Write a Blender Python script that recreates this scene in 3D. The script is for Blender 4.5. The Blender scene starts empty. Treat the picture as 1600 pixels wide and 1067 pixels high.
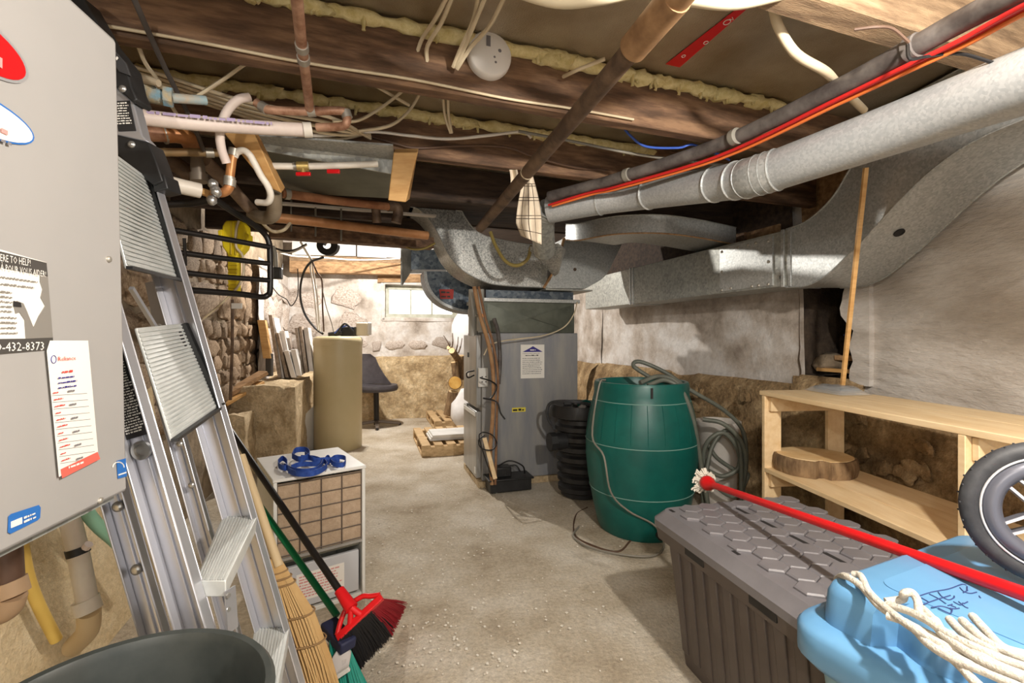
import bpy, bmesh, math, random
from mathutils import Vector, Matrix, noise
random.seed(7)
SC = bpy.context.scene
COL = SC.collection
V = Vector
# ------------------------------------------------------------------ camera, world, light, exposure
F, CX, CY, H = 740.0, 800.0, 525.0, 1.2          # focal length in pixels, horizon row, eye height
cam_d = bpy.data.cameras.new('camera')
cam = bpy.data.objects.new('camera', cam_d)
COL.objects.link(cam)
cam.location = (0, 0, H)
cam.rotation_euler = (math.pi/2, 0, 0)
cam_d.sensor_width = 36.0
cam_d.lens = 36.0*F/1600.0
cam_d.shift_y = -(533.5-CY)/1600.0
cam_d.clip_start = 0.02
SC.camera = cam
w = bpy.data.worlds.new('world'); SC.world = w; w.use_nodes = True
w.node_tree.nodes['Background'].inputs[0].default_value = (1.0, 0.97, 0.93, 1)
w.node_tree.nodes['Background'].inputs[1].default_value = 1.5
SC.view_settings.view_transform = 'Standard'
SC.view_settings.look = 'None'
SC.view_settings.gamma = 1.0
SC.view_settings.use_curve_mapping = False
SC.view_settings.exposure = 0.12
BULBS = [((0.75, 0.35, 1.86), 125.0, (1.0, 0.93, 0.84)),
         ((-0.35, -0.9, 1.88), 55.0, (1.0, 0.93, 0.84)),  # unseen fill lamp, added behind the camera
         ((-1.55, 5.35, 2.42), 215.0, (1.0, 0.94, 0.86))]

# ------------------------------------------------------------------ helpers
def at(px, py, Y):
    return V(((px-CX)*Y/F, Y, H-(py-CY)*Y/F))
def onz(px, py, z):
    return at(px, py, (H-z)*F/(py-CY))
def flr(px, py):
    return onz(px, py, 0.0)
def onplane(px, py, p0, d):
    """point of the vertical plane through p0 (x,y) along d (x,y) seen at a pixel"""
    k = (px-CX)/F
    # p0.x + t d.x = k (p0.y + t d.y)
    t = (k*p0[1]-p0[0])/(d[0]-k*d[1])
    return at(px, py, p0[1]+t*d[1])
def nz(p, s=1.0, seed=0.0):
    return noise.noise(V((p[0]*s+seed*7.3, p[1]*s-seed*3.1, (p[2] if len(p) > 2 else 0)*s+seed)))
def spline(pts, sub=6, closed=False):
    pts = [V(p) for p in pts]
    n = len(pts); out = []
    rng = range(n) if closed else range(n-1)
    for i in rng:
        if closed:
            p0, p1, p2, p3 = pts[(i-1) % n], pts[i], pts[(i+1) % n], pts[(i+2) % n]
        else:
            p1, p2 = pts[i], pts[i+1]
            p0 = pts[i-1] if i > 0 else p1*2-p2
            p3 = pts[i+2] if i+2 < n else p2*2-p1
        for k in range(sub):
            t = k/sub
            out.append(0.5*((2*p1)+(p2-p0)*t+(2*p0-5*p1+4*p2-p3)*t*t+(3*p1-p0-3*p2+p3)*t**3))
    if not closed:
        out.append(pts[-1])
    return out
def rotz(v, a):
    c, s = math.cos(a), math.sin(a)
    return V((v[0]*c-v[1]*s, v[0]*s+v[1]*c, v[2]))

class MB:
    def __init__(s):
        s.v = []; s.f = []
    def add(s, vs, fs):
        o = len(s.v); s.v += [V(p) for p in vs]; s.f += [tuple(i+o for i in f) for f in fs]; return s
    def hexa(s, a):
        """8 corners: bottom ring 0-3, top ring 4-7"""
        return s.add(a, [(3,2,1,0),(4,5,6,7),(0,1,5,4),(1,2,6,5),(2,3,7,6),(3,0,4,7)])
    def box(s, c, size, rz=0, rot=None):
        hx, hy, hz = size[0]/2, size[1]/2, size[2]/2
        M = rot if rot is not None else Matrix.Rotation(rz, 3, 'Z')
        c = V(c)
        return s.hexa([c+M@V(p) for p in ((-hx,-hy,-hz),(hx,-hy,-hz),(hx,hy,-hz),(-hx,hy,-hz),(-hx,-hy,hz),(hx,-hy,hz),(hx,hy,hz),(-hx,hy,hz))])
    def frame(s, o, a, b, c):
        """parallelepiped: corner o, edge vectors a b c"""
        o, a, b, c = V(o), V(a), V(b), V(c)
        return s.hexa([o, o+a, o+a+b, o+b, o+c, o+a+c, o+a+b+c, o+b+c])
    def bar(s, p, q, wd, th, up=(0,0,1)):
        p, q = V(p), V(q); d = (q-p).normalized(); up = V(up)
        x = d.cross(up)
        if x.length < 1e-4: x = d.cross(V((1,0,0)))
        x.normalize(); y = x.cross(d).normalized()
        x *= wd/2; y *= th/2
        return s.hexa([p-x-y, p+x-y, p+x+y, p-x+y, q-x-y, q+x-y, q+x+y, q-x+y])
    def loft(s, rings, closed_ring=True, caps=True, closed=False):
        n = len(rings[0]); o = len(s.v)
        for r in rings: s.v += [V(p) for p in r]
        m = len(rings)
        for i in range(m if closed else m-1):
            j = (i+1) % m
            for k in range(n if closed_ring else n-1):
                l = (k+1) % n
                s.f.append((o+i*n+k, o+i*n+l, o+j*n+l, o+j*n+k))
        if caps and not closed and closed_ring:
            s.f.append(tuple(o+k for k in reversed(range(n))))
            s.f.append(tuple(o+(m-1)*n+k for k in range(n)))
        return s
    def tube(s, pts, r, n=8, closed=False, caps=True):
        pts = [V(p) for p in pts]; m = len(pts)
        rs = r if isinstance(r, (list, tuple)) else [r]*m
        rings = []; prev = None
        for i, p in enumerate(pts):
            if closed: t = pts[(i+1) % m]-pts[i-1]
            else: t = pts[min(i+1, m-1)]-pts[max(i-1, 0)]
            if t.length < 1e-9: t = V((0,0,1))
            t.normalize()
            if prev is None:
                a = V((0,0,1)) if abs(t.z) < .9 else V((1,0,0))
                x = t.cross(a).normalized()
            else:
                x = prev-t*prev.dot(t)
                x = x.normalized() if x.length > 1e-6 else t.orthogonal().normalized()
            prev = x; y = t.cross(x)
            rings.append([p+(x*math.cos(2*math.pi*k/n)+y*math.sin(2*math.pi*k/n))*rs[i] for k in range(n)])
        return s.loft(rings, caps=caps, closed=closed)
    def lathe(s, prof, c=(0,0,0), n=32, axis=None, caps=True):
        c = V(c)
        M = Matrix.Identity(3)
        if axis is not None: M = V((0,0,1)).rotation_difference(V(axis)).to_matrix()
        rings = [[c+M@V((r*math.cos(2*math.pi*k/n), r*math.sin(2*math.pi*k/n), z)) for k in range(n)] for r, z in prof]
        return s.loft(rings, caps=caps)
    def prism(s, poly, ext):
        ext = V(ext); n = len(poly); poly = [V(p) for p in poly]
        return s.add(poly+[p+ext for p in poly], [tuple(reversed(range(n))), tuple(range(n, 2*n))]+[(k, (k+1) % n, n+(k+1) % n, n+k) for k in range(n)])
    def grid(s, fn, nu, nv):
        o = len(s.v)
        for i in range(nu+1):
            for j in range(nv+1): s.v.append(V(fn(i/nu, j/nv)))
        for i in range(nu):
            for j in range(nv):
                a = o+i*(nv+1)+j
                s.f.append((a, a+nv+1, a+nv+2, a+1))
        return s
    def ball(s, c, r, nu=10, nv=6, sc=(1,1,1), jit=0, seed=0):
        c = V(c); rings = []
        for j in range(1, nv):
            th = math.pi*j/nv
            ring = []
            for k in range(nu):
                p = V((math.sin(th)*math.cos(2*math.pi*k/nu), math.sin(th)*math.sin(2*math.pi*k/nu), -math.cos(th)))
                q = p*(1+jit*nz(p, 1.7, seed))
                ring.append(c+V((q.x*sc[0], q.y*sc[1], q.z*sc[2]))*r)
            rings.append(ring)
        return s.loft(rings)
    def data(s, name, mat, origin=V((0,0,0)), smooth=40, flip=False):
        me = bpy.data.meshes.new(name)
        me.from_pydata([tuple(p-origin) for p in s.v], [], s.f)
        bm = bmesh.new(); bm.from_mesh(me)
        bmesh.ops.recalc_face_normals(bm, faces=bm.faces)
        if flip: bmesh.ops.reverse_faces(bm, faces=bm.faces)
        bm.to_mesh(me); bm.free()
        if smooth:
            me.polygons.foreach_set('use_smooth', [True]*len(me.polygons))
            me.set_sharp_from_angle(angle=math.radians(smooth))
        me.materials.append(mat)
        return me
    def build(s, name, mat, parent=None, smooth=40, bevel=0, label=None, origin=None, flip=False):
        if origin is None:
            if parent is not None: origin = worldloc(parent)
            else:
                n = len(s.v)
                origin = V((sum(p.x for p in s.v)/n, sum(p.y for p in s.v)/n, min(p.z for p in s.v)))
        me = s.data(name, mat, origin, smooth, flip)
        o = bpy.data.objects.new(name, me); COL.objects.link(o)
        if parent is not None: o.parent = parent
        else: o.location = origin
        if bevel:
            b = o.modifiers.new('bevel', 'BEVEL'); b.width = bevel; b.segments = 2; b.limit_method = 'ANGLE'; b.angle_limit = math.radians(40)
        if label: o['label'] = label
        return o
def worldloc(o):
    l = V((0,0,0))
    while o is not None:
        l += o.location; o = o.parent
    return l
def tag(o, label, cat, group=None):
    o['label'] = label; o['category'] = cat
    if group: o['group'] = group
    return o
def thing(name, label, cat, loc, group=None):
    o = bpy.data.objects.new(name, None); COL.objects.link(o)
    o.location = loc; o.empty_display_size = .05
    return tag(o, label, cat, group)
def struct(o):
    o['kind'] = 'structure'; return o
def tube_thing(name, label, cat, pts, r, mat, group=None, n=8, sub=6, smooth=True):
    p = spline(pts, sub) if smooth else [V(q) for q in pts]
    return tag(MB().tube(p, r, n).build(name, mat, smooth=60), label, cat, group)
def text(body, size, o, xd, yd, mat, parent, name='lettering', width=None, lift=.0012):
    """flat lettering: o = left end of the base line, xd / yd = reading and up directions"""
    cu = bpy.data.curves.new('t', 'FONT'); cu.body = body; cu.size = size; cu.resolution_u = 1
    tmp = bpy.data.objects.new('t', cu); COL.objects.link(tmp)
    me0 = tmp.to_mesh()
    vs = [v.co.copy() for v in me0.vertices]; fs = [tuple(p.vertices) for p in me0.polygons]
    tmp.to_mesh_clear(); bpy.data.objects.remove(tmp); bpy.data.curves.remove(cu)
    if not vs: return None
    xd = V(xd).normalized(); yd = V(yd).normalized(); nd = xd.cross(yd)
    x1 = max(v.x for v in vs)
    k = (width/x1) if width else 1.0
    mb = MB(); mb.add([V(o)+xd*(v.x*k)+yd*v.y+nd*lift for v in vs], fs)
    origin = worldloc(parent)
    me = bpy.data.meshes.new(name)
    me.from_pydata([tuple(p-origin) for p in mb.v], [], mb.f); me.materials.append(mat)
    ob = bpy.data.objects.new(name, me); COL.objects.link(ob); ob.parent = parent
    return ob
def scrib(o, xd, yd, width, height, mat, parent, lines=1, name='fine_print', lift=.001, fill=.85, lead=1.6, step=None):
    """print too fine to read: rows of short word-like dashes, one flat mesh"""
    xd = V(xd).normalized(); yd = V(yd).normalized(); nd = xd.cross(yd); mb = MB(); rr = random.Random(int(width*1e5)+lines*17)
    for l in range(lines):
        x = 0; end = width*rr.uniform(fill, 1)
        while x < end:
            w_ = height*rr.uniform(.6, 3.2) if step is None else step
            w_ = min(w_, end-x)
            if w_ < height*.2: break
            q = V(o)+xd*x-yd*(l*height*lead)+nd*lift
            h_ = height*rr.uniform(.6, 1)
            mb.add([q, q+xd*w_, q+xd*w_+yd*h_, q+yd*h_], [(0,1,2,3)])
            x += w_+height*rr.uniform(.3,.7)
    origin = worldloc(parent)
    me = bpy.data.meshes.new(name)
    me.from_pydata([tuple(p-origin) for p in mb.v], [], mb.f); me.materials.append(mat)
    ob = bpy.data.objects.new(name, me); COL.objects.link(ob); ob.parent = parent
    return ob
def copy_part(o, parent):
    c = o.copy(); COL.objects.link(c); c.parent = parent; return c

# ------------------------------------------------------------------ materials
def lin(c):
    return tuple((x/255/12.92 if x/255 <= .04045 else ((x/255+.055)/1.055)**2.4) for x in c)
MATS = {}
def M(name, c1, c2=None, rough=.6, metal=0, scale=8, bump=0, bscale=None, stretch=(1,1,1), rnd=0, spangle=False,
      detail=4, spec=.5, lo=.35, hi=.65, c3=None, coat=0, world=False, trans=0, alpha=1, ior=1.45, speck=0, sscale=70):
    if name in MATS: return MATS[name]
    m = bpy.data.materials.new(name); m.use_nodes = True; MATS[name] = m
    nt = m.node_tree; N = nt.nodes; L = nt.links
    b = N['Principled BSDF']
    b.inputs['Roughness'].default_value = rough; b.inputs['Metallic'].default_value = metal
    b.inputs['Specular IOR Level'].default_value = spec; b.inputs['IOR'].default_value = ior
    b.inputs['Coat Weight'].default_value = coat
    b.inputs['Transmission Weight'].default_value = trans; b.inputs['Alpha'].default_value = alpha
    a = lin(c1)+(1,)
    b.inputs['Base Color'].default_value = a
    if c2 is None and not bump: return m
    tc = N.new('ShaderNodeTexCoord'); mp = N.new('ShaderNodeMapping')
    if world:
        ge = N.new('ShaderNodeNewGeometry'); L.new(ge.outputs['Position'], mp.inputs['Vector'])
    else:
        L.new(tc.outputs['Object'], mp.inputs['Vector'])
    mp.inputs['Scale'].default_value = stretch
    oi = N.new('ShaderNodeObjectInfo')
    if not world:
        ml = N.new('ShaderNodeMath'); ml.operation = 'MULTIPLY'; ml.inputs[1].default_value = 37.0
        L.new(oi.outputs['Random'], ml.inputs[0])
        cb = N.new('ShaderNodeCombineXYZ')
        for q in range(3): L.new(ml.outputs[0], cb.inputs[q])
        L.new(cb.outputs[0], mp.inputs['Location'])
    if c2 is not None:
        if spangle:
            vo = N.new('ShaderNodeTexVoronoi'); vo.inputs['Scale'].default_value = scale
            L.new(mp.outputs[0], vo.inputs['Vector'])
            bw = N.new('ShaderNodeRGBToBW'); L.new(vo.outputs['Color'], bw.inputs[0]); fac = bw.outputs[0]
            n2 = N.new('ShaderNodeTexNoise'); n2.inputs['Scale'].default_value = 3; L.new(mp.outputs[0], n2.inputs['Vector'])
            mx = N.new('ShaderNodeMath'); mx.operation = 'ADD'; L.new(fac, mx.inputs[0]); L.new(n2.outputs[0], mx.inputs[1])
            hf = N.new('ShaderNodeMath'); hf.operation = 'MULTIPLY'; hf.inputs[1].default_value = .5; L.new(mx.outputs[0], hf.inputs[0]); fac = hf.outputs[0]
        else:
            tx = N.new('ShaderNodeTexNoise'); tx.inputs['Scale'].default_value = scale; tx.inputs['Detail'].default_value = detail
            tx.inputs['Roughness'].default_value = .62
            L.new(mp.outputs[0], tx.inputs['Vector']); fac = tx.outputs[0]
        rp = N.new('ShaderNodeValToRGB'); L.new(fac, rp.inputs[0])
        rp.color_ramp.elements[0].position = lo; rp.color_ramp.elements[0].color = a
        rp.color_ramp.elements[1].position = hi; rp.color_ramp.elements[1].color = lin(c2)+(1,)
        if c3 is not None:
            e = rp.color_ramp.elements.new((lo+hi)/2); e.color = lin(c3)+(1,)
        out = rp.outputs[0]
        if rnd:
            hs = N.new('ShaderNodeHueSaturation'); L.new(out, hs.inputs['Color'])
            mr = N.new('ShaderNodeMapRange'); mr.inputs['To Min'].default_value = 1-rnd; mr.inputs['To Max'].default_value = 1+rnd
            L.new(oi.outputs['Random'], mr.inputs['Value']); L.new(mr.outputs[0], hs.inputs['Value']); out = hs.outputs[0]
        if speck:
            ns = N.new('ShaderNodeTexNoise'); ns.inputs['Scale'].default_value = sscale; ns.inputs['Detail'].default_value = 5; ns.inputs['Roughness'].default_value = .75
            L.new(mp.outputs[0], ns.inputs['Vector'])
            m2 = N.new('ShaderNodeMapRange'); m2.inputs['From Min'].default_value = .3; m2.inputs['From Max'].default_value = .7
            m2.inputs['To Min'].default_value = 1-speck; m2.inputs['To Max'].default_value = 1+speck*.7
            L.new(ns.outputs[0], m2.inputs['Value'])
            h2 = N.new('ShaderNodeHueSaturation'); L.new(out, h2.inputs['Color']); L.new(m2.outputs[0], h2.inputs['Value']); out = h2.outputs[0]
        L.new(out, b.inputs['Base Color'])
    if bump:
        tb = N.new('ShaderNodeTexNoise'); tb.inputs['Scale'].default_value = bscale or scale*3; tb.inputs['Detail'].default_value = 6
        tb.inputs['Roughness'].default_value = .65
        L.new(mp.outputs[0], tb.inputs['Vector'])
        bp = N.new('ShaderNodeBump'); bp.inputs['Strength'].default_value = min(1, bump); bp.inputs['Distance'].default_value = .01*max(1, bump)
        L.new(tb.outputs[0], bp.inputs['Height']); L.new(bp.outputs[0], b.inputs['Normal'])
    return m
def emit(name, c, s):
    m = bpy.data.materials.new(name); m.use_nodes = True
    b = m.node_tree.nodes['Principled BSDF']
    b.inputs['Base Color'].default_value = lin(c)+(1,)
    b.inputs['Emission Color'].default_value = lin(c)+(1,); b.inputs['Emission Strength'].default_value = s
    MATS[name] = m; return m
GALV = M('galvanised_steel', (160,163,162), (196,198,196), rough=.42, metal=.5, scale=110, spangle=True, lo=.3, hi=.75)
GALVD = M('dull_galvanised_steel', (138,140,136), (180,181,174), rough=.48, metal=.45, scale=60, spangle=True, lo=.25, hi=.75)
GALVS = M('spangled_steel', (132,134,132), (208,208,203), rough=.42, metal=.45, scale=120, spangle=True, lo=.3, hi=.72)
DUCTBLUE = M('dark_blue_grey_steel', (62,72,84), (108,116,122), rough=.45, metal=.6, scale=40, spangle=True)
PIPESTEEL = M('vent_pipe_steel', (176,180,182), (194,197,198), rough=.42, metal=.45, scale=150, spangle=True)
RUSTY = M('rusty_edge', (150,112,76), (186,150,110), rough=.8, scale=30)
COPPER = M('weathered_copper', (136,94,70), (188,148,122), rough=.5, metal=.3, scale=22)
COPPERB = M('bright_copper', (162,104,62), (192,136,86), rough=.42, metal=.35, scale=14)
IRON = M('old_iron_pipe', (78,62,50), (120,98,78), rough=.6, metal=.35, scale=14, bump=.2)
SOLDER = M('solder', (170,165,155), rough=.45, metal=.6)
BRASS = M('brass', (165,140,80), (196,172,110), rough=.4, metal=.6, scale=30)
VERDI = M('verdigris_brass', (120,160,180), (178,160,124), rough=.7, scale=25, bump=.4)
PEX = M('off_white_plastic_pipe', (206,190,182), (222,208,198), rough=.5, scale=8)
PEXTXT = M('purple_print', (166,150,182), rough=.7)
WHITEPIPE = M('white_plastic_pipe', (214,206,194), (228,222,210), rough=.45, scale=10)
CABLE = M('cream_cable', (198,182,152), (216,202,174), rough=.6, scale=10)
CABLEW = M('white_cable', (224,220,212), rough=.5)
CABLED = M('brown_cable', (92,70,56), rough=.6)
CABLEB = M('black_cable', (26,25,26), rough=.5)
CABLEG = M('grey_cable', (130,126,116), rough=.5)
REDC = M('red_cable', (190,36,34), rough=.45)
ORANGE = M('orange_cable', (216,112,52), rough=.5)
BLUEC = M('blue_cable', (58,92,182), rough=.45)
ABS = M('black_abs_pipe', (66,60,58), (104,98,94), rough=.5, scale=12, bump=.1)
FOAM = M('yellow_spray_foam', (200,184,124), (228,216,166), rough=.85, scale=30, bump=.6, bscale=60)
FOIL = M('foil_faced_board', (166,148,122), (206,196,178), rough=.30, metal=.85, scale=3, bump=.5, bscale=190, world=True)
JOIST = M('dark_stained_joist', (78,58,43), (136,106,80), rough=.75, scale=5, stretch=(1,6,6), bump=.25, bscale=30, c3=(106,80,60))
JOISTD = M('dark_joist', (44,34,28), (76,60,48), rough=.8, scale=5, stretch=(1,6,6), bump=.25, bscale=30)  # darker copy of the joist wood
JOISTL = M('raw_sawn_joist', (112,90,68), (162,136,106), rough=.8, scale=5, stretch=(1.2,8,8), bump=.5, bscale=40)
LUMBER = M('new_lumber', (192,146,88), (214,172,114), rough=.6, scale=6, stretch=(1,1,6), bump=.1)
PINE = M('pale_pine', (222,192,146), (236,212,172), rough=.55, scale=3, stretch=(8,1.2,8), rnd=.04, bump=.08)
OLDWOOD = M('weathered_timber', (128,98,68), (178,144,106), rough=.8, scale=4, stretch=(1.5,8,8), bump=.4, rnd=.12)
PALLET = M('pallet_wood', (176,146,106), (212,184,142), rough=.75, scale=6, stretch=(1.5,6,6), bump=.2, rnd=.1)
BARK = M('tree_bark', (96,74,52), (150,124,92), rough=.9, scale=22, stretch=(1,1,.3), bump=.9, bscale=30)
ENDGRAIN = M('cut_end_grain', (214,180,128), (232,206,160), rough=.7, scale=8)
ENDORANGE = M('orange_cut_log', (196,146,66), (218,176,96), rough=.7, scale=10)
STUCCO = M('grey_stucco', (182,174,165), (208,203,197), rough=.85, scale=3.4, bump=2.0, bscale=7, world=True, stretch=(.7,.7,2.6), c3=(196,189,181), speck=.10, sscale=30)
WHITEWASH = M('patchy_whitewash', (138,126,114), (222,219,216), rough=.85, scale=3.0, bump=.9, bscale=16, world=True, lo=.28, hi=.62, c3=(190,180,170), detail=7, speck=.15, sscale=30)
RUBBLE = M('brown_rubble_concrete', (116,94,66), (204,180,142), rough=.95, scale=6, bump=2.2, bscale=26, world=True, c3=(162,136,100), detail=8, lo=.3, hi=.7, speck=.45, sscale=40)
SANDRUB = M('sandy_rubble', (156,132,98), (224,204,168), rough=.95, scale=7, bump=2.0, bscale=24, world=True, c3=(192,168,130), detail=8, lo=.3, hi=.7, speck=.4, sscale=26)
SANDW = M('sandy_parging', (204,180,138), (232,214,178), rough=.9, scale=5, bump=1.2, bscale=40, world=True, speck=.18)
MORTAR = M('old_mortar', (112,98,80), (160,144,122), rough=.95, scale=6, bump=1.2, bscale=24, world=True)
STONE = M('field_stone', (122,98,74), (178,156,130), rough=.85, scale=7, bump=.6, bscale=24, rnd=.28, c3=(150,128,104))
STONEW = M('whitewashed_stone', (150,134,120), (216,206,198), rough=.85, scale=9, bump=.6, bscale=24, rnd=.12, c3=(192,180,170))
FLOOR = M('dusty_concrete_floor', (156,140,116), (214,206,192), rough=.9, scale=2.2, bump=.9, bscale=60, world=True, c3=(192,180,160), detail=12, lo=.28, hi=.66, speck=.28, sscale=55)
CHIP = M('pale_plaster_chip', (226,220,208), rough=.9)
CONC = M('rough_concrete_block', (168,146,112), (216,196,162), rough=.95, scale=7, bump=2.0, bscale=28, world=True, detail=7, speck=.3, sscale=45)
HEATER = M('silver_grey_enamel', (164,162,160), (170,168,166), rough=.42, metal=.1, scale=2)
ALU = M('brushed_aluminium', (190,191,198), (206,207,213), rough=.34, metal=.72, scale=3, stretch=(1,1,.5))
ALUT = M('ribbed_tread_aluminium', (190,194,192), (212,215,213), rough=.45, metal=.3, scale=12)
BLACKP = M('black_plastic', (30,30,31), (40,40,41), rough=.45, scale=20)
BLACKM = M('black_painted_steel', (24,21,20), rough=.4)
RUBBER = M('black_rubber', (44,45,48), (62,63,66), rough=.6, scale=30, bump=.1)
WHITE = M('white_enamel', (226,226,222), (214,213,208), rough=.45, scale=3)
PAPER = M('white_paper', (232,229,222), rough=.8)
INK = M('black_ink', (38,36,36), rough=.8)
GREYINK = M('grey_ink', (120,118,122), rough=.8)
REDINK = M('red_ink', (214,70,62), rough=.7)
BLUEINK = M('blue_ink', (42,106,182), rough=.6)
NAVYINK = M('navy_ink', (56,50,132), rough=.7)
SLATE = M('dark_flyer', (70,67,64), rough=.7)
MIDG = M('mid_grey_print', (128,124,118), rough=.7)
YELLOW = M('yellow_plastic', (226,202,28), (238,216,50), rough=.4, scale=6)
YELLOWPIPE = M('yellow_gas_hose', (214,180,92), rough=.5)
TEALPIPE = M('pale_green_pipe', (132,176,150), rough=.5)
RED = M('red_plastic', (206,22,28), (216,30,34), rough=.35, scale=5)
GREENH = M('green_enamel', (0,108,66), rough=.3)
BRISTLEB = M('black_bristle', (34,33,36), rough=.7)
BRISTLER = M('red_bristle', (172,30,48), rough=.7)
STRAW = M('broom_straw', (186,150,98), (212,180,128), rough=.85, scale=6, stretch=(1,1,.2), rnd=.15)
TWINE = M('twine', (146,118,82), rough=.9)
BEIGE = M('beige_plastic', (190,176,138), (196,182,146), rough=.4, scale=3)
FILTER = M('tan_filter_foam', (170,148,124), (184,162,138), rough=.95, scale=40, bump=.4)
STRAPB = M('blue_webbing', (34,66,146), (48,84,168), rough=.75, scale=60)
FURN = M('furnace_grey_enamel', (134,137,143), (160,158,154), rough=.42, metal=.2, scale=3, stretch=(3,3,.5))
FURNS = M('furnace_door_steel', (150,151,150), (176,176,174), rough=.34, metal=.5, scale=5, stretch=(3,3,.5))
PLENUM = M('dark_plenum_sheet', (74,78,70), (96,100,90), rough=.4, metal=.5, scale=6)
GREEN = M('barrel_green', (10,82,76), (18,98,90), rough=.38, scale=4)
GREENL = M('barrel_seam_green', (120,158,150), rough=.6)
HOSE = M('grey_green_hose', (92,96,88), (108,112,102), rough=.45, scale=8)
TOTE = M('charcoal_plastic', (112,110,114), (122,120,124), rough=.42, scale=6)
TOTEB = M('dark_taupe_plastic', (86,78,74), (94,86,82), rough=.5, scale=6)
BLUET = M('powder_blue_plastic', (92,142,184), (102,152,192), rough=.35, scale=4)
ROPE = M('white_cotton_rope', (226,222,212), (206,198,184), rough=.95, scale=60, bump=.8, bscale=160)
MOPW = M('mop_yarn', (214,208,196), rough=.95)
CLOTH = M('checked_cloth', (206,190,166), (220,206,184), rough=.95, scale=12, bump=.2)
CLOTHL = M('cloth_stripe', (74,62,54), rough=.95)
CHAIR = M('grey_black_vinyl', (62,58,62), (74,70,74), rough=.6, scale=12)
MARBLE = M('marbled_slab', (206,208,206), (232,232,230), rough=.5, scale=5)
TILEW = M('white_tile', (218,212,206), (232,228,224), rough=.6, scale=6, rnd=.08)
TILEG = M('grey_composite', (140,126,112), (176,162,148), rough=.8, scale=30, rnd=.18)
BAGW = M('white_woven_bag', (222,222,224), (236,236,238), rough=.7, scale=8)
BAGC = M('clear_plastic_bag', (226,228,230), rough=.2, trans=.5, alpha=.6)
REDTAPE = M('red_tape', (198,14,22), rough=.35)
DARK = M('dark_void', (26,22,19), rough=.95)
EARTH = M('shaded_earth', (52,42,34), (88,74,60), rough=.95, scale=8, bump=1.2, bscale=30, world=True)  # bare earth, darkened for the shade inside the wall opening
DIRT = M('loose_dirt', (126,98,64), (168,138,96), rough=.95, scale=20, bump=1.2, bscale=50, world=True)
SMOKE = M('white_detector_plastic', (232,230,226), rough=.4)
WINF = M('pale_green_window_paint', (196,198,186), (168,168,150), rough=.7, scale=12)
PANE = emit('daylit_frosted_pane', (236,240,242), .95)
WHITEB = M('white_board', (206,200,192), (226,222,216), rough=.7, scale=3, rnd=.06)
YSTICK = M('yellow_sticker', (222,206,72), rough=.6)
CLAMP = M('silver_clamp', (188,188,186), rough=.3, metal=.8)
ESTAR = BLUEINK
# ------------------------------------------------------------------ the room
A = math.radians(19.5)
J = V((math.cos(A), math.sin(A), 0)); NJ = V((-math.sin(A), math.cos(A), 0))
ZB, ZC = 1.98, 2.18                                # joist underside, ceiling board
def jp(t, s, z): return J*t+NJ*s+V((0,0,z))
def leftx(Y): return -1.19-.305*Y
BW0, BWD = V((-3.2, 6.61, 0)), V((.956, .292, 0))
BWN = V((.292, -.956, 0))
RW = [V((2.25,-1.5,0)), V((2.04,1.2,0)), V((1.93,2.6,0)), V((1.80,2.97,0)), V((.98,5.53,0)), V((.55,7.9,0))]

fl = MB().grid(lambda u, v: V((-4.2+7*u, -1.5+10.2*v, 0 if v < .01 else .006*nz(V((-4.2+7*u, 10.2*v, 0)), 3)+.004*nz(V((7*u, 10.2*v, 0)), 11))), 70, 100)
floor = struct(fl.build('floor', FLOOR, smooth=80, origin=V((0,0,0))))
chips = MB()
for i in range(430):
    px, py = random.gauss(690, 90), random.uniform(690, 1060)
    if random.random() < .3: px = random.uniform(560, 1000)
    p = flr(px, py); s = random.uniform(.002, .0065); a = random.random()*6
    c, d = math.cos(a)*s, math.sin(a)*s
    z = .006+random.random()*.003
    chips.hexa([V((p.x-c, p.y-d, z)), V((p.x+d, p.y-c, z)), V((p.x+c*1.3, p.y+d, z)), V((p.x-d, p.y+c*1.4, z)), V((p.x-c, p.y-d, z+.003)), V((p.x+d, p.y-c, z+.002)), V((p.x+c*1.1, p.y+d, z+.003)), V((p.x-d, p.y+c*1.2, z+.003))])
ch = tag(chips.build('plaster_chips', CHIP, smooth=0), 'pale plaster crumbs scattered over the dusty concrete floor', 'debris'); ch['kind'] = 'stuff'

SH = 4.02                                          # the low joists end here; the far part is higher
def cl(x, s, z): return J*x+NJ*s+V((0,0,z))
ceil = struct(MB().frame(cl(-4.5,-2.2,ZC), J*8.5, NJ*(SH+2.2), V((0,0,.05))).build('ceiling', FOIL, origin=V((0,0,0)), smooth=0))
MB().frame(cl(-4.5,SH,ZC-.02), J*8.5, NJ*.03, V((0,0,.47))).build('header_board', JOISTD, ceil)
for k in range(8):
    MB().frame(cl(-4.0,2.76+.157*k,ZC-.012), J*7.2, NJ*.153, V((0,0,.012))).build('bay_shade_board', JOISTD, ceil)  # dark boards added over the foil to paint the bay's shade
hc = struct(MB().frame(cl(-5.0,SH,2.62), J*9.0, NJ*5.6, V((0,0,.05))).build('ceiling_far', JOISTD, origin=V((0,0,0)), smooth=0))
S0 = [.20, .795, 1.50, 2.08, 2.70, 3.32, 3.94]
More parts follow.
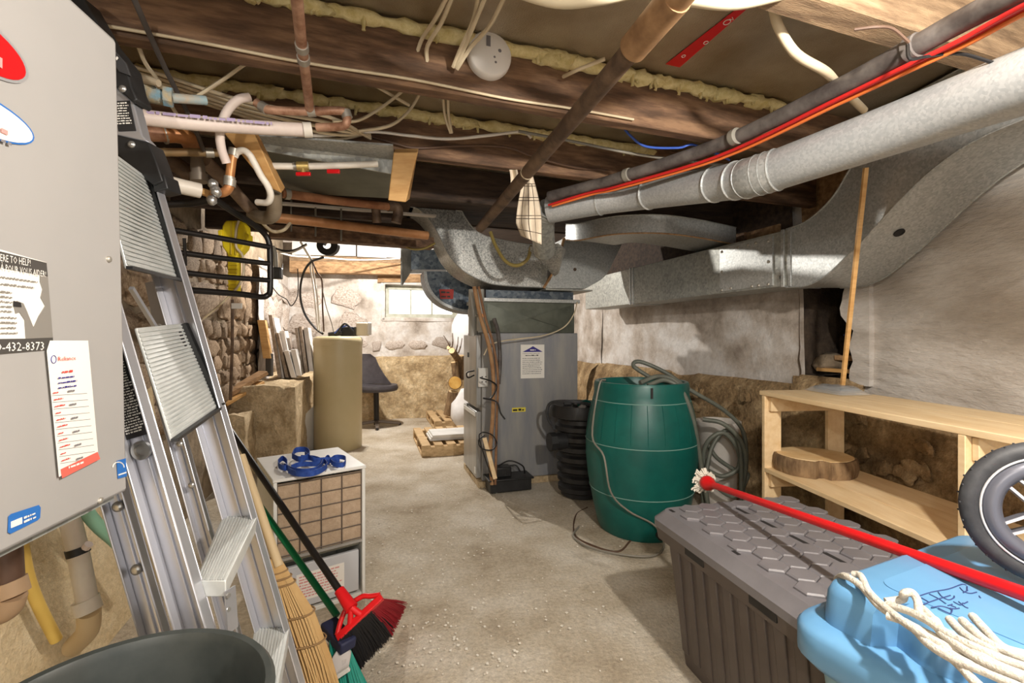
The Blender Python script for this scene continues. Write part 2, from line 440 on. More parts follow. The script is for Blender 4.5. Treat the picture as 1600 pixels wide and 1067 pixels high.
for i, s in enumerate(S0):
    t0 = (-1.19-.305*s*NJ.y-s*NJ.x)/(J.x+.305*J.y)
    if s < 3: t1 = (2.10-.085*s*NJ.y-s*NJ.x)/(J.x+.085*J.y)
    else: t1 = (1.84+.88-.32*s*NJ.y-s*NJ.x)/(J.x+.32*J.y)
    if i == 5: t1 = .36                              # cut short around the duct chase
    if i == 6: t1 = .77
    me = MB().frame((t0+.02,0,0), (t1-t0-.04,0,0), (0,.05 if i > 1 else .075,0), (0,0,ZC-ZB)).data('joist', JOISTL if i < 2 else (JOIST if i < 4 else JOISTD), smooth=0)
    o = bpy.data.objects.new('joist', me); COL.objects.link(o); o.parent = ceil
    o.location = jp(0, s, ZB); o.rotation_euler = (0,0,A)
    b = o.modifiers.new('bevel', 'BEVEL'); b.width = .003; b.segments = 1

def wallstrip(name, p, q, z0, z1, mat, amp=.03, seed=0, n=None, off=0.0, inward=None, parent=None, prof=None, sc=1.6, hole=None):
    d = q-p; L = d.length; d = d/L
    nrm = V((-d.y, d.x, 0)) if inward is None else inward
    nu = n or max(6, int(L*16)); nv = max(6, int((z1-z0)*16))
    mb = MB()
    def fn(u, v):
        b = p+d*(L*u)+V((0,0,z0+(z1-z0)*v))
        k = off+amp*(nz(b, sc, seed)+.4*nz(b, sc*3.2, seed+2))
        if prof: k += prof(u, v, b)
        return b+nrm*k
    mb.grid(fn, nu, nv)
    if hole:
        mb.f = [f for f in mb.f if not hole(sum((mb.v[i] for i in f), V((0,0,0)))/len(f))]
    o = mb.build(name, mat, parent, smooth=80, origin=V((0,0,0)))
    return o
# left wall -----------------------------------------------------------
LWN = V((.956, .292, 0))
LP = lambda Y: V((leftx(Y), Y, 0))
wl = struct(wallstrip('wall_left', LP(-1.5), LP(6.63), 0, 2.62, MORTAR, .02, 1, inward=LWN))
wallstrip('sandy_parging', LP(-1.5), LP(2.5), 0, .95, SANDW, .02, 3, inward=LWN, off=.05, parent=wl, prof=lambda u, v, b: .12*(1-v)**1.3)
wallstrip('whitewash_coat', LP(4.75), LP(6.63), .7, 2.0, WHITEWASH, .03, 5, inward=LWN, off=.09, parent=wl, sc=2.5)
def stone_mb(seed, jit):
    m = MB().ball((0,0,0), 1, 12, 8)
    for i, p in enumerate(m.v):
        q = V([math.copysign(abs(c)**.62, c) for c in p])
        m.v[i] = q*(.92+jit*nz(p, 1.1, seed)+jit*.5*nz(p, 2.6, seed+3))
    return m
STM = []
for k in range(7):
    STM.append(stone_mb(k*3.7+1, .38).data('stone', STONE, smooth=60))
STW = []
for k in range(5):
    STW.append(stone_mb(k*5.1+40, .45).data('stone', STONEW, smooth=75))
def lay(wall, p0, d, nrm, L, z0, z1, meshes, hmin, hmax, depth, skip=None, gap=.97, off=0):
    z = z0; rz = math.atan2(d.y, d.x)
    while z < z1-.05:
        h = random.uniform(hmin, hmax); x = random.uniform(-.15, 0)
        while x < L:
            w_ = h*random.uniform(.8, 2.2)
            c = p0+d*(x+w_/2)+V((0,0,z+h/2+random.uniform(-.02,.02)))+nrm*off
            if not (skip and skip(c)):
                o = bpy.data.objects.new('stone', random.choice(meshes)); COL.objects.link(o); o.parent = wall
                o.location = c; o.scale = (w_/2*gap*1.04, depth*random.uniform(.7,1.2), h/2*gap*1.08)
                o.rotation_euler = (0, random.uniform(-.16,.16), rz)
            x += w_
        z += h*.97
lay(wl, LP(1.9), V((-.292,.956,0)), LWN, 3.1, .62, 1.98, STM, .12, .34, .05)
lay(wl, LP(5.0), V((-.292,.956,0)), LWN, 1.6, .75, 1.9, STW, .22, .36, .07, off=.06)
# back wall -----------------------------------------------------------
def bw(px, py, off=0.0):
    p0 = BW0+BWN*off
    return onplane(px, py, (p0.x, p0.y), (BWD.x, BWD.y))
WTL, WBR = bw(602, 444), bw(716, 497)
wx0, wx1 = (WTL-BW0).dot(BWD), (WBR-BW0).dot(BWD)
wz0, wz1 = WBR.z, WTL.z
def inwin(c):
    x = (c-BW0).dot(BWD); return wx0 < x < wx1 and wz0 < c.z < wz1
wb = struct(wallstrip('wall_back', BW0, BW0+BWD*4.2, 0, 2.62, WHITEWASH, .035, 9, inward=BWN, n=110, hole=inwin))
lay(wb, BW0, BWD, BWN, 3.4, .98, 1.95, STW, .18, .40, .035, gap=.74,
    skip=lambda c: wx0-.22 < (c-BW0).dot(BWD) < wx1+.22 and c.z > wz0-.12)
wallstrip('rubble_footing', BW0, BW0+BWD*4.0, 0, .93, SANDRUB, .05, 12, inward=BWN, off=.10, parent=wb, sc=2.4, n=90,
          prof=lambda u, v, b: .12*(1-v)-(.16 if v > .97 else 0))
# window
wn = bpy.data.objects.new('window_1', None); COL.objects.link(wn); struct(wn); wn.location = (0,0,0)
def wpt(x, z, off): return BW0+BWD*x+BWN*off+V((0,0,z))
def wbar(x0, x1, z0, z1, o0, o1, name, mat, parent):
    return MB().frame(wpt(x0,z0,o0), BWD*(x1-x0), BWN*(o1-o0), V((0,0,z1-z0))).build(name, mat, parent, bevel=.004)
fw = .06
wbar(wx0, wx1, wz1-fw, wz1, -.20, -.12, 'window_frame', WINF, wn)
wbar(wx0, wx1, wz0, wz0+fw, -.20, -.10, 'window_frame', WINF, wn)
wbar(wx0, wx0+fw, wz0, wz1, -.20, -.12, 'window_frame', WINF, wn)
wbar(wx1-fw, wx1, wz0, wz1, -.20, -.12, 'window_frame', WINF, wn)
pw = (wx1-wx0-2*fw)/3
for k in range(3):
    wbar(wx0+fw+k*pw+.008, wx0+fw+(k+1)*pw-.008, wz0+fw, wz1-fw, -.185, -.175, 'pane', PANE, wn)
    if k: wbar(wx0+fw+k*pw-.01, wx0+fw+k*pw+.01, wz0+fw, wz1-fw, -.19, -.15, 'mullion', WINF, wn)
# reveal of the opening
for (x0,x1,z0,z1) in ((wx0-.05,wx1+.05,wz0-.06,wz0),(wx0-.05,wx1+.05,wz1,wz1+.06),(wx0-.06,wx0,wz0-.05,wz1+.05),(wx1,wx1+.06,wz0-.05,wz1+.05)):
    MB().frame(wpt(x0,z0,-.22), BWD*(x1-x0), BWN*.24, V((0,0,z1-z0))).build('reveal', WHITEWASH, wn, bevel=.01)
# right wall ----------------------------------------------------------
wr = struct(wallstrip('wall_right', RW[0], RW[2]+V((0,.0,0)), 0, ZC, STUCCO, .035, 21, n=70, sc=1.3))
# ragged end of the stucco at the opening
o = wallstrip('whitewash_face', RW[3]-(RW[4]-RW[3]).normalized()*.03, RW[4], 0, 2.62, WHITEWASH, .03, 25, parent=wr)
wallstrip('whitewash_face', RW[4]-(RW[5]-RW[4]).normalized()*.15+V((.02,0,0)), RW[5], 0, 2.62, WHITEWASH, .03, 26, parent=wr)
wallstrip('void_shade_strip', RW[3], RW[4], 1.74, 2.18, JOISTD, .01, 27, parent=wr, off=.05)  # dark strip painting the shade of the open space above the trunk duct
hd = (RW[3]-RW[2]).normalized(); hn = V((-hd.y, hd.x, 0))
def strip2(z0, z1, name, mat):
    return wallstrip(name, RW[2]-hd*.04, RW[3]+hd*.04, z0, z1, mat, .02, 28, parent=wr, n=10)
strip2(0, .95, 'sill_rubble', RUBBLE)
strip2(1.62, ZC, 'lintel_face', OLDWOOD)
# jambs and hollow behind the opening, coloured dark to stand for shade
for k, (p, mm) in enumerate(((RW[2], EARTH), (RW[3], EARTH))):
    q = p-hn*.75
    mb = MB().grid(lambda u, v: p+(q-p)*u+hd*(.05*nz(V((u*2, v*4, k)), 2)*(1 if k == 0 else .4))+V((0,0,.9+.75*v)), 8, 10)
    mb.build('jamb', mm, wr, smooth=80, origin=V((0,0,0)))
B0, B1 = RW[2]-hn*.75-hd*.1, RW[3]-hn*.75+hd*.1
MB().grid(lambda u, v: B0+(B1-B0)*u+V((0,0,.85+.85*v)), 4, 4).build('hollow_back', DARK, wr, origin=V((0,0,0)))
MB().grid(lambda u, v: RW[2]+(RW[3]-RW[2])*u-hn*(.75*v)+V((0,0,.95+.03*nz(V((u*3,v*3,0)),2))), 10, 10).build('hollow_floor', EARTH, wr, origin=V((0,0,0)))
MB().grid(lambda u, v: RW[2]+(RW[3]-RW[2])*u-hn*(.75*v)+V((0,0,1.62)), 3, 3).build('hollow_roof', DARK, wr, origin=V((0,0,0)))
# ragged plaster lip at the near jamb, a thick edge that bulges into the opening
lip = []
for i in range(15):
    z = .93+.6*i/14
    k = .05+.05*nz(V((0,0,z)), 9, 4)+.05*max(0, 1-abs(z-1.36)/.15)
    lip.append([RW[2]+hd*k+hn*.03+V((0,0,z)), RW[2]-hd*.06+hn*.045+V((0,0,z)), RW[2]-hd*.06-hn*.06+V((0,0,z)), RW[2]+hd*(k-.01)-hn*.07+V((0,0,z))])
MB().loft(lip).build('plaster_lip', STUCCO, wr, smooth=80, origin=V((0,0,0)))
# rubble bench along the foot of the right wall
def benchprof(big):
    def f(u, v, b):
        k = big*(1-v**3)
        if v > .96: k = -.04
        return k
    return f
for (p, q, ztop, big, sd) in ((RW[0], RW[2], .86, .10, 31), (RW[2]-hd*.03, RW[3], .96, .16, 33), (RW[3], RW[4], .90, .12, 35), (RW[4]-(RW[5]-RW[4]).normalized()*.12, RW[5], .88, .14, 36)):
    wallstrip('rubble_bench', p, q, 0, ztop, RUBBLE, .05, sd, parent=wr, off=.05, sc=3, prof=benchprof(big), n=max(12, int((q-p).length*24)))
RBT = []
for k in range(4):
    RBT.append(stone_mb(k*2.9+70, .5).data('stone', RUBBLE, smooth=75))
for i in range(26):
    px, py = random.choice([(random.uniform(930,1180), random.uniform(588,640)), (random.uniform(1230,1490), random.uniform(640,780))])
    if px < 1200: c = onplane(px, py, (RW[3].x-.27, RW[3].y-.1), (RW[4]-RW[3])[:2])
    else: c = onplane(px, py, (RW[1].x-.15, RW[1].y), (RW[2]-RW[1])[:2])
    s = random.uniform(.02, .07)
    o = bpy.data.objects.new('stone', random.choice(RBT)); COL.objects.link(o); o.parent = wr
    o.location = c; o.scale = (s*.35, s*1.2, s*.7); o.rotation_euler = (random.uniform(-.4,.4), random.uniform(-.3,.3), random.uniform(-.3,.3))

# foam beads along the tops of the joists -------------------------------
def foam(name, label, t0, t1, s, r, drip, seed):
    root = None
    mb = MB(); pts = []; rs = []
    n = int((t1-t0)/.022)
    for i in range(n+1):
        t = t0+(t1-t0)*i/n
        pts.append(jp(t, s-.012+.006*nz(V((t*9,0,0)),1,seed), ZC-.022-.010*abs(nz(V((t*7,1,0)),1,seed))))
        rs.append(max(.006, r*(1+.55*nz(V((t*14,2,0)),1,seed)+.5*nz(V((t*45,3,0)),1,seed))))
    mb.tube(pts, rs, 8)
    o = tag(mb.build(name, FOAM, smooth=70), label, 'foam', 'spray foam beads along the joists')
    for k in range(drip):
        t = random.uniform(t0, t1); l = random.uniform(.012, .045)
        p = jp(t, s-.022, ZC-.03)
        if k % 2 == 0:
            MB().ball(jp(t+.03, s-.016, ZC-.03), random.uniform(.022,.040), 8, 6, (1.5,.6,.75), .5, t).build('foam_lump', FOAM, o, smooth=70)
        MB().tube([p, p-V((0,0,l*.5)), p-V((random.uniform(-.004,.004),.004,l*.85)), p-V((0,.002,l))], [.009,.007,.005,.0065], 6).build('foam_drip', FOAM, o, smooth=70)
    return o
foam('foam_bead', 'thick yellow foam bead above the joist that carries the smoke detector', -1.0, 1.9, 1.5, .021, 40, 3)
foam('foam_bead', 'yellow foam bead on the second joist, seen under the first', -1.45, 1.5, 2.08, .022, 44, 8)
# ------------------------------------------------------------------ furnace
U = V((.956, .292, 0)); W2 = V((-.292, .956, 0)); ZV = V((0,0,1))
F0 = V((-.25, 3.75, 0))
def fp(a, b, z): return F0+U*a+W2*b+V((0,0,z))      # a along the long side, b along the door side
fu = thing('furnace', 'grey steel gas furnace standing on the concrete floor behind the green barrel', 'furnace', fp(0,0,0))
MB().frame(fp(-.02,-.02,0), U*.90, W2*.60, ZV*.05).build('base_slab', CONC, fu, bevel=.005)
MB().frame(fp(.012,0,.05), U*.83, W2*.55, ZV*1.175).build('cabinet', FURN, fu, bevel=.006)
up = MB().frame(fp(-.03,.02,.63), U*.042, W2*.51, ZV*.58).build('upper_door', FURNS, fu, bevel=.006)
lo = MB().frame(fp(-.03,.02,.07), U*.042, W2*.51, ZV*.53).build('lower_door', FURNS, fu, bevel=.006)
MB().frame(fp(-.036,.05,.555), U*.008, W2*.45, ZV*.035).build('handle_recess', WHITE, lo, bevel=.003)
MB().frame(fp(-.036,.33,.60), U*.006, W2*.03, ZV*.02).build('latch', BLACKP, lo)
MB().frame(fp(-.034,.04,.10), U*.004, W2*.04, ZV*.05).build('rating_sticker', WHITE, lo)
MB().frame(fp(-.034,.30,1.02), U*.004, W2*.05, ZV*.04).build('gauge', INK, up)
MB().frame(fp(-.034,.30,.86), U*.004, W2*.10, ZV*.03).build('rating_sticker', PAPER, up)
for k in range(5):
    MB().lathe([(.004,0),(.004,.003),(.002,.005)], fp(.1+.17*k, -.0, 1.195), 8, axis=-W2).build('screw', SOLDER, fu)
# print on the long side
def sidebox(a, z, wa, hz, name, mat, th=.0015):
    return MB().frame(fp(a,-th,z), U*wa, W2*(th), ZV*hz).build(name, mat, fu)
pp = sidebox(.335, .855, .205, .275, 'service_sheet', PAPER)
MB().prism([fp(.35,-.003,1.07), fp(.525,-.003,1.07), fp(.47,-.003,1.10), fp(.44,-.003,1.117), fp(.41,-.003,1.10)], -W2*.0005).build('roof_emblem', NAVYINK, pp)
scrib(fp(.415,-.0045,1.082), U, ZV, .05, .012, PAPER, pp)
scrib(fp(.375,-.002,1.038), U, ZV, .115, .008, INK, pp)
scrib(fp(.35,-.002,1.055), U, ZV, .17, .004, GREYINK, pp)
scrib(fp(.35,-.002,1.015), U, ZV, .175, .006, GREYINK, pp, lines=9, lead=2.6)
yl = sidebox(.262, .585, .115, .035, 'warning_sticker', YSTICK)
scrib(fp(.268,-.002,.594), U, ZV, .10, .018, INK, yl)
# coil box on top
pl = MB().frame(fp(.03,.02,1.225), U*.79, W2*.50, ZV*.255).build('coil_box', PLENUM, fu, bevel=.004)
MB().prism([fp(.06,.018,1.24), fp(.42,.008,1.35), fp(.06,.018,1.46)], -W2*.002).build('cross_brake', PLENUM, pl)
MB().prism([fp(.79,.018,1.24), fp(.42,.008,1.35), fp(.79,.018,1.46)], -W2*.002).build('cross_brake', PLENUM, pl)
MB().frame(fp(.0,-.01,1.475), U*.86, W2*.56, ZV*.03).build('top_flange', GALV, fu, bevel=.003)
MB().frame(fp(.05,.02,1.505), U*.76, W2*.48, ZV*.065).build('collar', DUCTBLUE, fu)
# junction box and switch on the door corner
jb = MB().frame(fp(-.02,-.035,.80), U*.075, W2*.03, ZV*.15).build('switch_box', WHITE, fu, bevel=.003)
for k in range(4):
    MB().lathe([(.005,0),(.005,.004)], fp(.005+.03*(k % 2),-.035,.84+.04*(k//2)), 8, axis=-W2).build('knockout', INK, jb)
# cables and lines that run down the corner
tube_thing('line_set', 'tan insulated refrigerant line strapped down the furnace corner', 'pipe', [at(741,448,3.6), at(750,492,3.58), at(764,540,3.57), at(771,590,3.57), at(770,650,3.57), at(766,705,3.57), at(769,757,3.57)], .016, M('tan_insulation', (150,112,78), (172,136,98), rough=.8, scale=20), n=10)
tube_thing('line_set', 'brown copper line beside the tan refrigerant line', 'pipe', [at(748,448,3.6), at(758,495,3.56), at(771,540,3.55), at(778,590,3.54), at(776,660,3.54), at(774,757,3.54)], .010, M('brown_line', (118,84,60), (146,110,80), rough=.7, scale=20), n=8)
tube_thing('cable', 'black cable hanging in a kink from the switch box across the furnace side', 'cable', [at(741,586,3.62), at(731,590,3.6), at(730,582,3.6), at(741,579,3.58)], .006, CABLEB, n=6)
tube_thing('cable', 'black cable looped beside the brown copper line on the furnace corner', 'cable', [at(750,590,3.6), at(768,596,3.55), at(776,605,3.52), at(767,622,3.52), at(755,622,3.52), at(776,628,3.5), at(782,645,3.5), at(789,655,3.5)], .006, CABLEB, n=6)
tube_thing('cable', 'black cable coil hanging low on the furnace corner near the floor', 'cable', [at(757,680,3.52), at(748,688,3.5), at(752,700,3.5), at(768,703,3.48), at(776,692,3.5), at(768,679,3.52), at(752,676,3.5), at(750,690,3.48), at(768,745,3.5)], .005, CABLEB, n=6)
tube_thing('drain_hose', 'black drain hose dropping behind the copper lines', 'hose', [at(772,498,3.7), at(778,520,3.66), at(781,560,3.6), at(779,600,3.58)], .016, ABS, n=8)
tube_thing('thermostat_cable', 'thin cream cable swooping over the coil box to the duct flange', 'cable', [at(902,472,3.95), at(896,492,3.9), at(880,512,3.86), at(850,524,3.78), at(815,529,3.72), at(784,533,3.66), at(765,540,3.6), at(756,555,3.6)], .0055, CABLE, n=6)
# vent pipe stubs next to the coil box
vp = thing('intake_pipe', 'grey plastic intake pipe rising beside the coil box', 'pipe', fp(-.02,.1,1.22))
MB().tube([fp(-.03,.13,1.2), fp(-.03,.13,1.58)], .038, 16).build('pipe', M('grey_pvc',(168,166,158),rough=.5), vp)
MB().tube([fp(-.03,.13,1.36), fp(-.03,.13,1.42)], .044, 16).build('coupling', M('grey_pvc',(168,166,158)), vp)
vq = thing('exhaust_pipe', 'second grey plastic pipe with brass valve by the coil box', 'pipe', fp(.0,-.02,1.22))
MB().tube([fp(.0,.0,1.24), fp(.0,.0,1.57)], .030, 16).build('pipe', M('grey_pvc',(168,166,158)), vq)
MB().tube([fp(.0,-.03,1.36), fp(.0,-.09,1.36)], .014, 10).build('brass_valve', COPPERB, vq)
MB().tube([fp(-.05,-.06,1.36), fp(.02,-.06,1.36)], .009, 8).build('valve_lever', SOLDER, vq)
# condensate pump
cp = thing('condensate_pump', 'black condensate pump tray on the floor against the furnace', 'pump', fp(.05,-.2,0))
tr = MB().frame(fp(.03,-.20,.012), U*.33, W2*.16, ZV*.095).build('tray', BLACKP, cp, bevel=.006)
MB().frame(fp(.015,-.215,.10), U*.36, W2*.19, ZV*.014).build('rim', BLACKP, tr, bevel=.004)
MB().frame(fp(.07,-.16,.114), U*.14, W2*.10, ZV*.075).build('motor_housing', BLACKP, cp, bevel=.008)
for k in range(6): MB().frame(fp(.085+.02*k,-.163,.13), U*.008, W2*.004, ZV*.04).build('vent_slot', INK, cp)
MB().tube(spline([fp(.10,-.1,.18), fp(.2,-.13,.23), fp(.30,-.15,.19), fp(.33,-.12,.12)]), .006, 6).build('power_cord', CABLEB, cp)
MB().tube(spline([fp(.16,-.1,.17), fp(.25,-.12,.19), fp(.29,-.14,.14)]), .006, 6).build('power_cord', CABLEB, cp)
tag(MB().bar(at(774,748,3.5), at(757,684,3.55), .03, .016, up=(0,1,0)).build('wood_stick', PINE), 'short pale wood stick leaning on the furnace corner', 'stick')
# ------------------------------------------------------------------ ducts
PL0 = F0-W2*.05
def sp(px, py, off=0.0):
    p = PL0+W2*off
    return onplane(px, py, (p.x, p.y), (U.x, U.y))
def ductloft(pl, ql, depth, mat, name, parent, smooth=50):
    rings = []
    for a, b in zip(pl, ql):
        for q in (a, b): q.z = min(q.z, 2.165)
        rings.append([a, b, b+depth, a+depth])
    return MB().loft(rings).build(name, mat, parent, smooth=smooth)
def dens(pts, k=4):
    """smooth a list of pixel points"""
    return [(p.x, p.y) for p in spline([V((a, b, 0)) for a, b in pts], k)]
Lp = dens([(641,318),(662,333),(677,352),(690,376),(703,401),(725,424),(762,442),(800,447),(846,449)])
Rp = dens([(712,312),(718,322),(727,340),(741,358),(757,368),(775,373),(795,377),(820,381),(846,384)])
sd = thing('supply_duct', 'spangled S-shaped sheet metal duct sweeping from the ceiling to the furnace', 'duct', sp(750,450))
ductloft([sp(*p) for p in Lp], [sp(*p) for p in Rp], W2*.42, GALVS, 'curved_body', sd)
for pts in (Lp, Rp):
    MB().tube([V((q.x, q.y, min(q.z, 2.165))) for q in [sp(p[0], p[1])-W2*.002 for p in pts]], .004, 6).build('folded_seam', GALV, sd)
MB().frame(sp(846,449.5)-W2*.006, U*.05, W2*.43, ZV*((449.5-383)*3.78/F)).build('slip_joint', GALVD, sd, bevel=.002)
tk = thing('takeoff_duct', 'plain grey duct elbow widening upward right of the rusty seam', 'duct', sp(900,450))
Lq = dens([(850,450),(862,430),(873,406),(882,372)]); Rq = dens([(915,451),(945,432),(960,405),(978,368)])
ductloft([sp(*p) for p in Lq], [sp(*p) for p in Rq], W2*.38, GALV, 'elbow_body', tk)
MB().tube([sp(p[0]-1, p[1])-W2*.004 for p in Lq], .012, 8).build('rusty_seam', RUSTY, tk)
MB().lathe([(.014,0),(.014,.004),(.009,.004),(.009,.001)], sp(898,421)-W2*.002, 16, axis=-W2).build('test_port', IRON, tk)
MB().frame(sp(852,453)-W2*.01, U*.42, W2*.40, ZV*.012).build('bottom_flange', GALVD, tk)
# horizontal curved branch
cb = thing('curved_branch_duct', 'flat horizontal duct curving out under the round vent pipe', 'duct', at(1000,365,3.0))
arcp = spline([at(884,362,3.45), at(905,362,3.25), at(960,352,3.05), at(1030,350,2.98), at(1090,357,3.05), at(1150,369,3.2)], 6)
rings = []
for i, p in enumerate(arcp):
    t = (arcp[min(i+1, len(arcp)-1)]-arcp[max(i-1, 0)]); t.z = 0; t.normalize()
    nn = V((-t.y, t.x, 0))
    h = .058
    rings.append([p-ZV*h, p+ZV*h, p+ZV*h+nn*.32, p-ZV*h+nn*.32])
MB().loft(rings).build('curved_body', GALV, cb, smooth=50)
MB().tube([r[0] for r in rings], .005, 6).build('bottom_seam', RUSTY, cb)
MB().tube([r[1] for r in rings], .004, 6).build('top_seam', GALVD, cb)
# trunk duct along the right wall
TD = V((-.305, .952, 0)); TN = V((.952, .305, 0))
T0 = V((1.535, 2.60, 0))
def tp(s, z, off=0): return T0+TD*s+TN*off+V((0,0,z))
tr = thing('trunk_duct', 'long rectangular trunk duct with riveted patch plate along the right wall', 'duct', tp(1, 1.48))
MB().frame(tp(0,1.48), TD*2.5, TN*.26, ZV*.31).build('duct_body', GALVD, tr, bevel=.003)
for s in (0.0, .045, 1.58, 1.62):
    MB().frame(tp(s,1.474,-.008), TD*.02, TN*.28, ZV*.322).build('cleat', GALV, tr, bevel=.002)
ptc = MB().frame(tp(.12,1.49,-.007), TD*.42, TN*.009, ZV*.285).build('patch_plate', GALV, tr, bevel=.001)
for (s, z) in ((.15,1.50),(.15,1.63),(.15,1.75),(.27,1.50),(.30,1.755),(.22,1.50),(.52,1.50),(.52,1.62),(.52,1.75),(.38,1.755),(.24,1.755),(.44,1.505)):
    MB().lathe([(.010,0),(.008,.005),(.003,.008)], tp(s,z,-.006), 8, axis=-TN).build('rivet', SOLDER, ptc)
MB().lathe([(.018,0),(.018,.004),(.012,.004),(.012,.0)], tp(.075,1.53,-.0), 14, axis=-TN).build('test_port', SOLDER, tr)
# s-shaped riser at the right wall
sr = thing('riser_duct', 'large S-shaped duct climbing from the trunk duct to the ceiling', 'duct', at(1400,440,2.2))
lowp = dens([(1229,449),(1262,446),(1292,430),(1320,404),(1345,380),(1380,342),(1420,300),(1462,262),(1520,222),(1600,186),(1680,160)], 3)
uppp = dens([(1229,358),(1258,347),(1284,327),(1306,302),(1325,270),(1345,235),(1372,195),(1408,150),(1468,110),(1550,80),(1640,62)], 3)
S0p, SDv = (1.53, 2.62), (.10, -1.0)
rl = [onplane(a, b, S0p, SDv) for a, b in lowp]; ru = [onplane(a, b, S0p, SDv) for a, b in uppp]
for q in ru: q.z = min(q.z, 2.165)
ductloft(rl, ru, V((.32,.03,0)), GALV, 'curved_body', sr)
MB().tube([p+V((-.002,0,0)) for p in rl], .004, 6).build('folded_seam', GALV, sr)
MB().tube([p+V((-.002,0,0)) for p in ru], .004, 6).build('folded_seam', GALV, sr)
MB().tube([p+V((.32,.03,0)) for p in rl], .004, 6).build('folded_seam', GALV, sr)
pc = onplane(1356, 404, S0p, SDv)+V((.10,0,-.01))
pc = (rl[14]+rl[13])*.5+V((.13,.01,-.001))
nrm = (rl[14]-rl[13]).normalized().cross(V((1,0,0)));
if nrm.z > 0: nrm = -nrm
MB().lathe([(.022,0),(.022,.004),(.016,.004),(.016,.002)], pc, 16, axis=nrm).build('port_hole', INK, sr)
# round vent pipe
rv = thing('vent_pipe', 'round galvanised vent pipe running under the joists with crimped elbow', 'vent pipe', at(1100,330,2))
rp = [at(858,328,2.62), at(935,314,2.50), at(1000,305,2.37), at(1110,289,2.02), at(1165,280,1.84)]
MB().tube(spline(rp, 4), .0725, 28).build('pipe_run', PIPESTEEL, rv, smooth=60)
rq = [at(1165,280,1.84), at(1185,274,1.78), at(1215,265,1.72)]
MB().tube(spline(rq, 6), .075, 28).build('adjustable_elbow', GALV, rv, smooth=60)
re = [at(1215,265,1.72), at(1400,200,1.36), at(1600,128,1.06), at(2000,-10,.70)]
MB().tube(spline(re, 4), .0725, 28).build('pipe_run', PIPESTEEL, rv, smooth=60)
def band(p, d, r, h, name='crimp_bead', mat=GALV, par=rv):
    MB().lathe([(r-.002,-h),(r+.003,-h*.5),(r+.003,h*.5),(r-.002,h)], p, 28, axis=d).build(name, mat, par, smooth=60)
for (a, b, k) in ((rp[1], rp[2], .05), (rp[2], rp[3], .15), (rp[3], rp[4], .15), (rp[3], rp[4], .75), (rq[0], rq[1], .1), (rq[1], rq[2], .05), (rq[1], rq[2], .5), (rq[1], rq[2], .95)):
    band(a+(b-a)*k, b-a, .074, .004)
rd = [at(858,328,2.62), at(850,338,2.68), at(848,360,2.78), at(851,392,2.95)]
MB().tube(spline(rd, 5), .068, 28).build('down_elbow', GALVD, rv, smooth=60)
for k in (.2,.55,.9):
    band(rd[0]+(rd[1]-rd[0])*k, rd[1]-rd[0]+V((0,0,-.04)), .071, .004)
MB().loft([[at(828,385,3.05), at(872,380,3.0), at(878,384,3.3), at(832,388,3.3)], [at(828,392,3.1), at(880,388,3.05), at(884,390,3.35), at(832,392,3.35)], [at(866,432,3.5), at(872,428,3.5), at(873,427,3.58), at(867,430,3.58)]]).build('transition_cone', GALVS, rv, smooth=50)
# return duct and quarter-round elbow in front of the window
rt = thing('return_elbow', 'dark blue-grey quarter-round duct elbow with red label before the window', 'duct', sp(720,480,.9))
def rp_(px, py): return sp(px, py, .75)
arc = dens([(662,424),(664,440),(672,458),(688,474),(710,484),(735,489),(768,490)])
mb = MB(); poly = [rp_(*p) for p in arc]+[rp_(768,424)]
mb.prism(poly, W2*.30)
mb.build('elbow_body', DUCTBLUE, rt, smooth=50)
rim = [[rp_(x, y)-W2*.004, rp_(x+(730-x)*.07, y+(430-y)*.07)-W2*.004, rp_(x+(730-x)*.07, y+(430-y)*.07)+W2*.01, rp_(x, y)+W2*.01] for x, y in arc]
MB().loft(rim).build('rim_flange', GALV, rt, smooth=50)
rs = MB().prism([rp_(686,452)-W2*.003, rp_(709,452)-W2*.003, rp_(708,467)-W2*.003, rp_(688,467)-W2*.003], -W2*.001).build('red_label', M('faded_red_label',(176,66,60),rough=.7), rt)
scrib(rp_(689,458)-W2*.004, U, ZV, .09, .02, SLATE, rs, lines=2, lead=1.9)
rb = thing('return_drop', 'blue-grey boxed return duct with bright flange below the beams', 'duct', sp(660,420,.95))
MB().prism([sp(641,391,.95), sp(700,389,.95), sp(700,421,.95), sp(641,421,.95)], W2*.3).build('duct_body', DUCTBLUE, rb)
MB().prism([sp(626,447,.55), sp(626,376,.55), sp(642,370,1.0), sp(642,422,1.0)], U*.012).build('side_flange', GALVD, rb)
# joist panning sheet and things below joist three
pn = thing('joist_panning', 'galvanised sheet metal panning closing the bay between two joists', 'duct', jp(-.6, 2.3, 1.97))
def onjz(px, py, z): return onz(px, py, z)
a, b = onz(402,212,1.965), onz(614,228,1.965); c, d = onz(616,250,1.965), onz(400,224,1.965)
MB().prism([a, b, c, d], (0,0,.008)).build('bottom_flange', GALV, pn)
a2, b2 = V((d.x, d.y, d.z)), V((c.x, c.y, c.z))
MB().prism([d, c, c+V((.02,.02,-.06)), d+V((.02,.02,-.02))], (0,.01,0)).build('lip', GALVD, pn)
e, f = onz(420,300,1.93), onz(612,310,1.93)
MB().prism([d+V((0,.02,.0)), c+V((0,.02,.0)), f, e], (0,0,.006)).build('dark_sheet', PLENUM, pn)
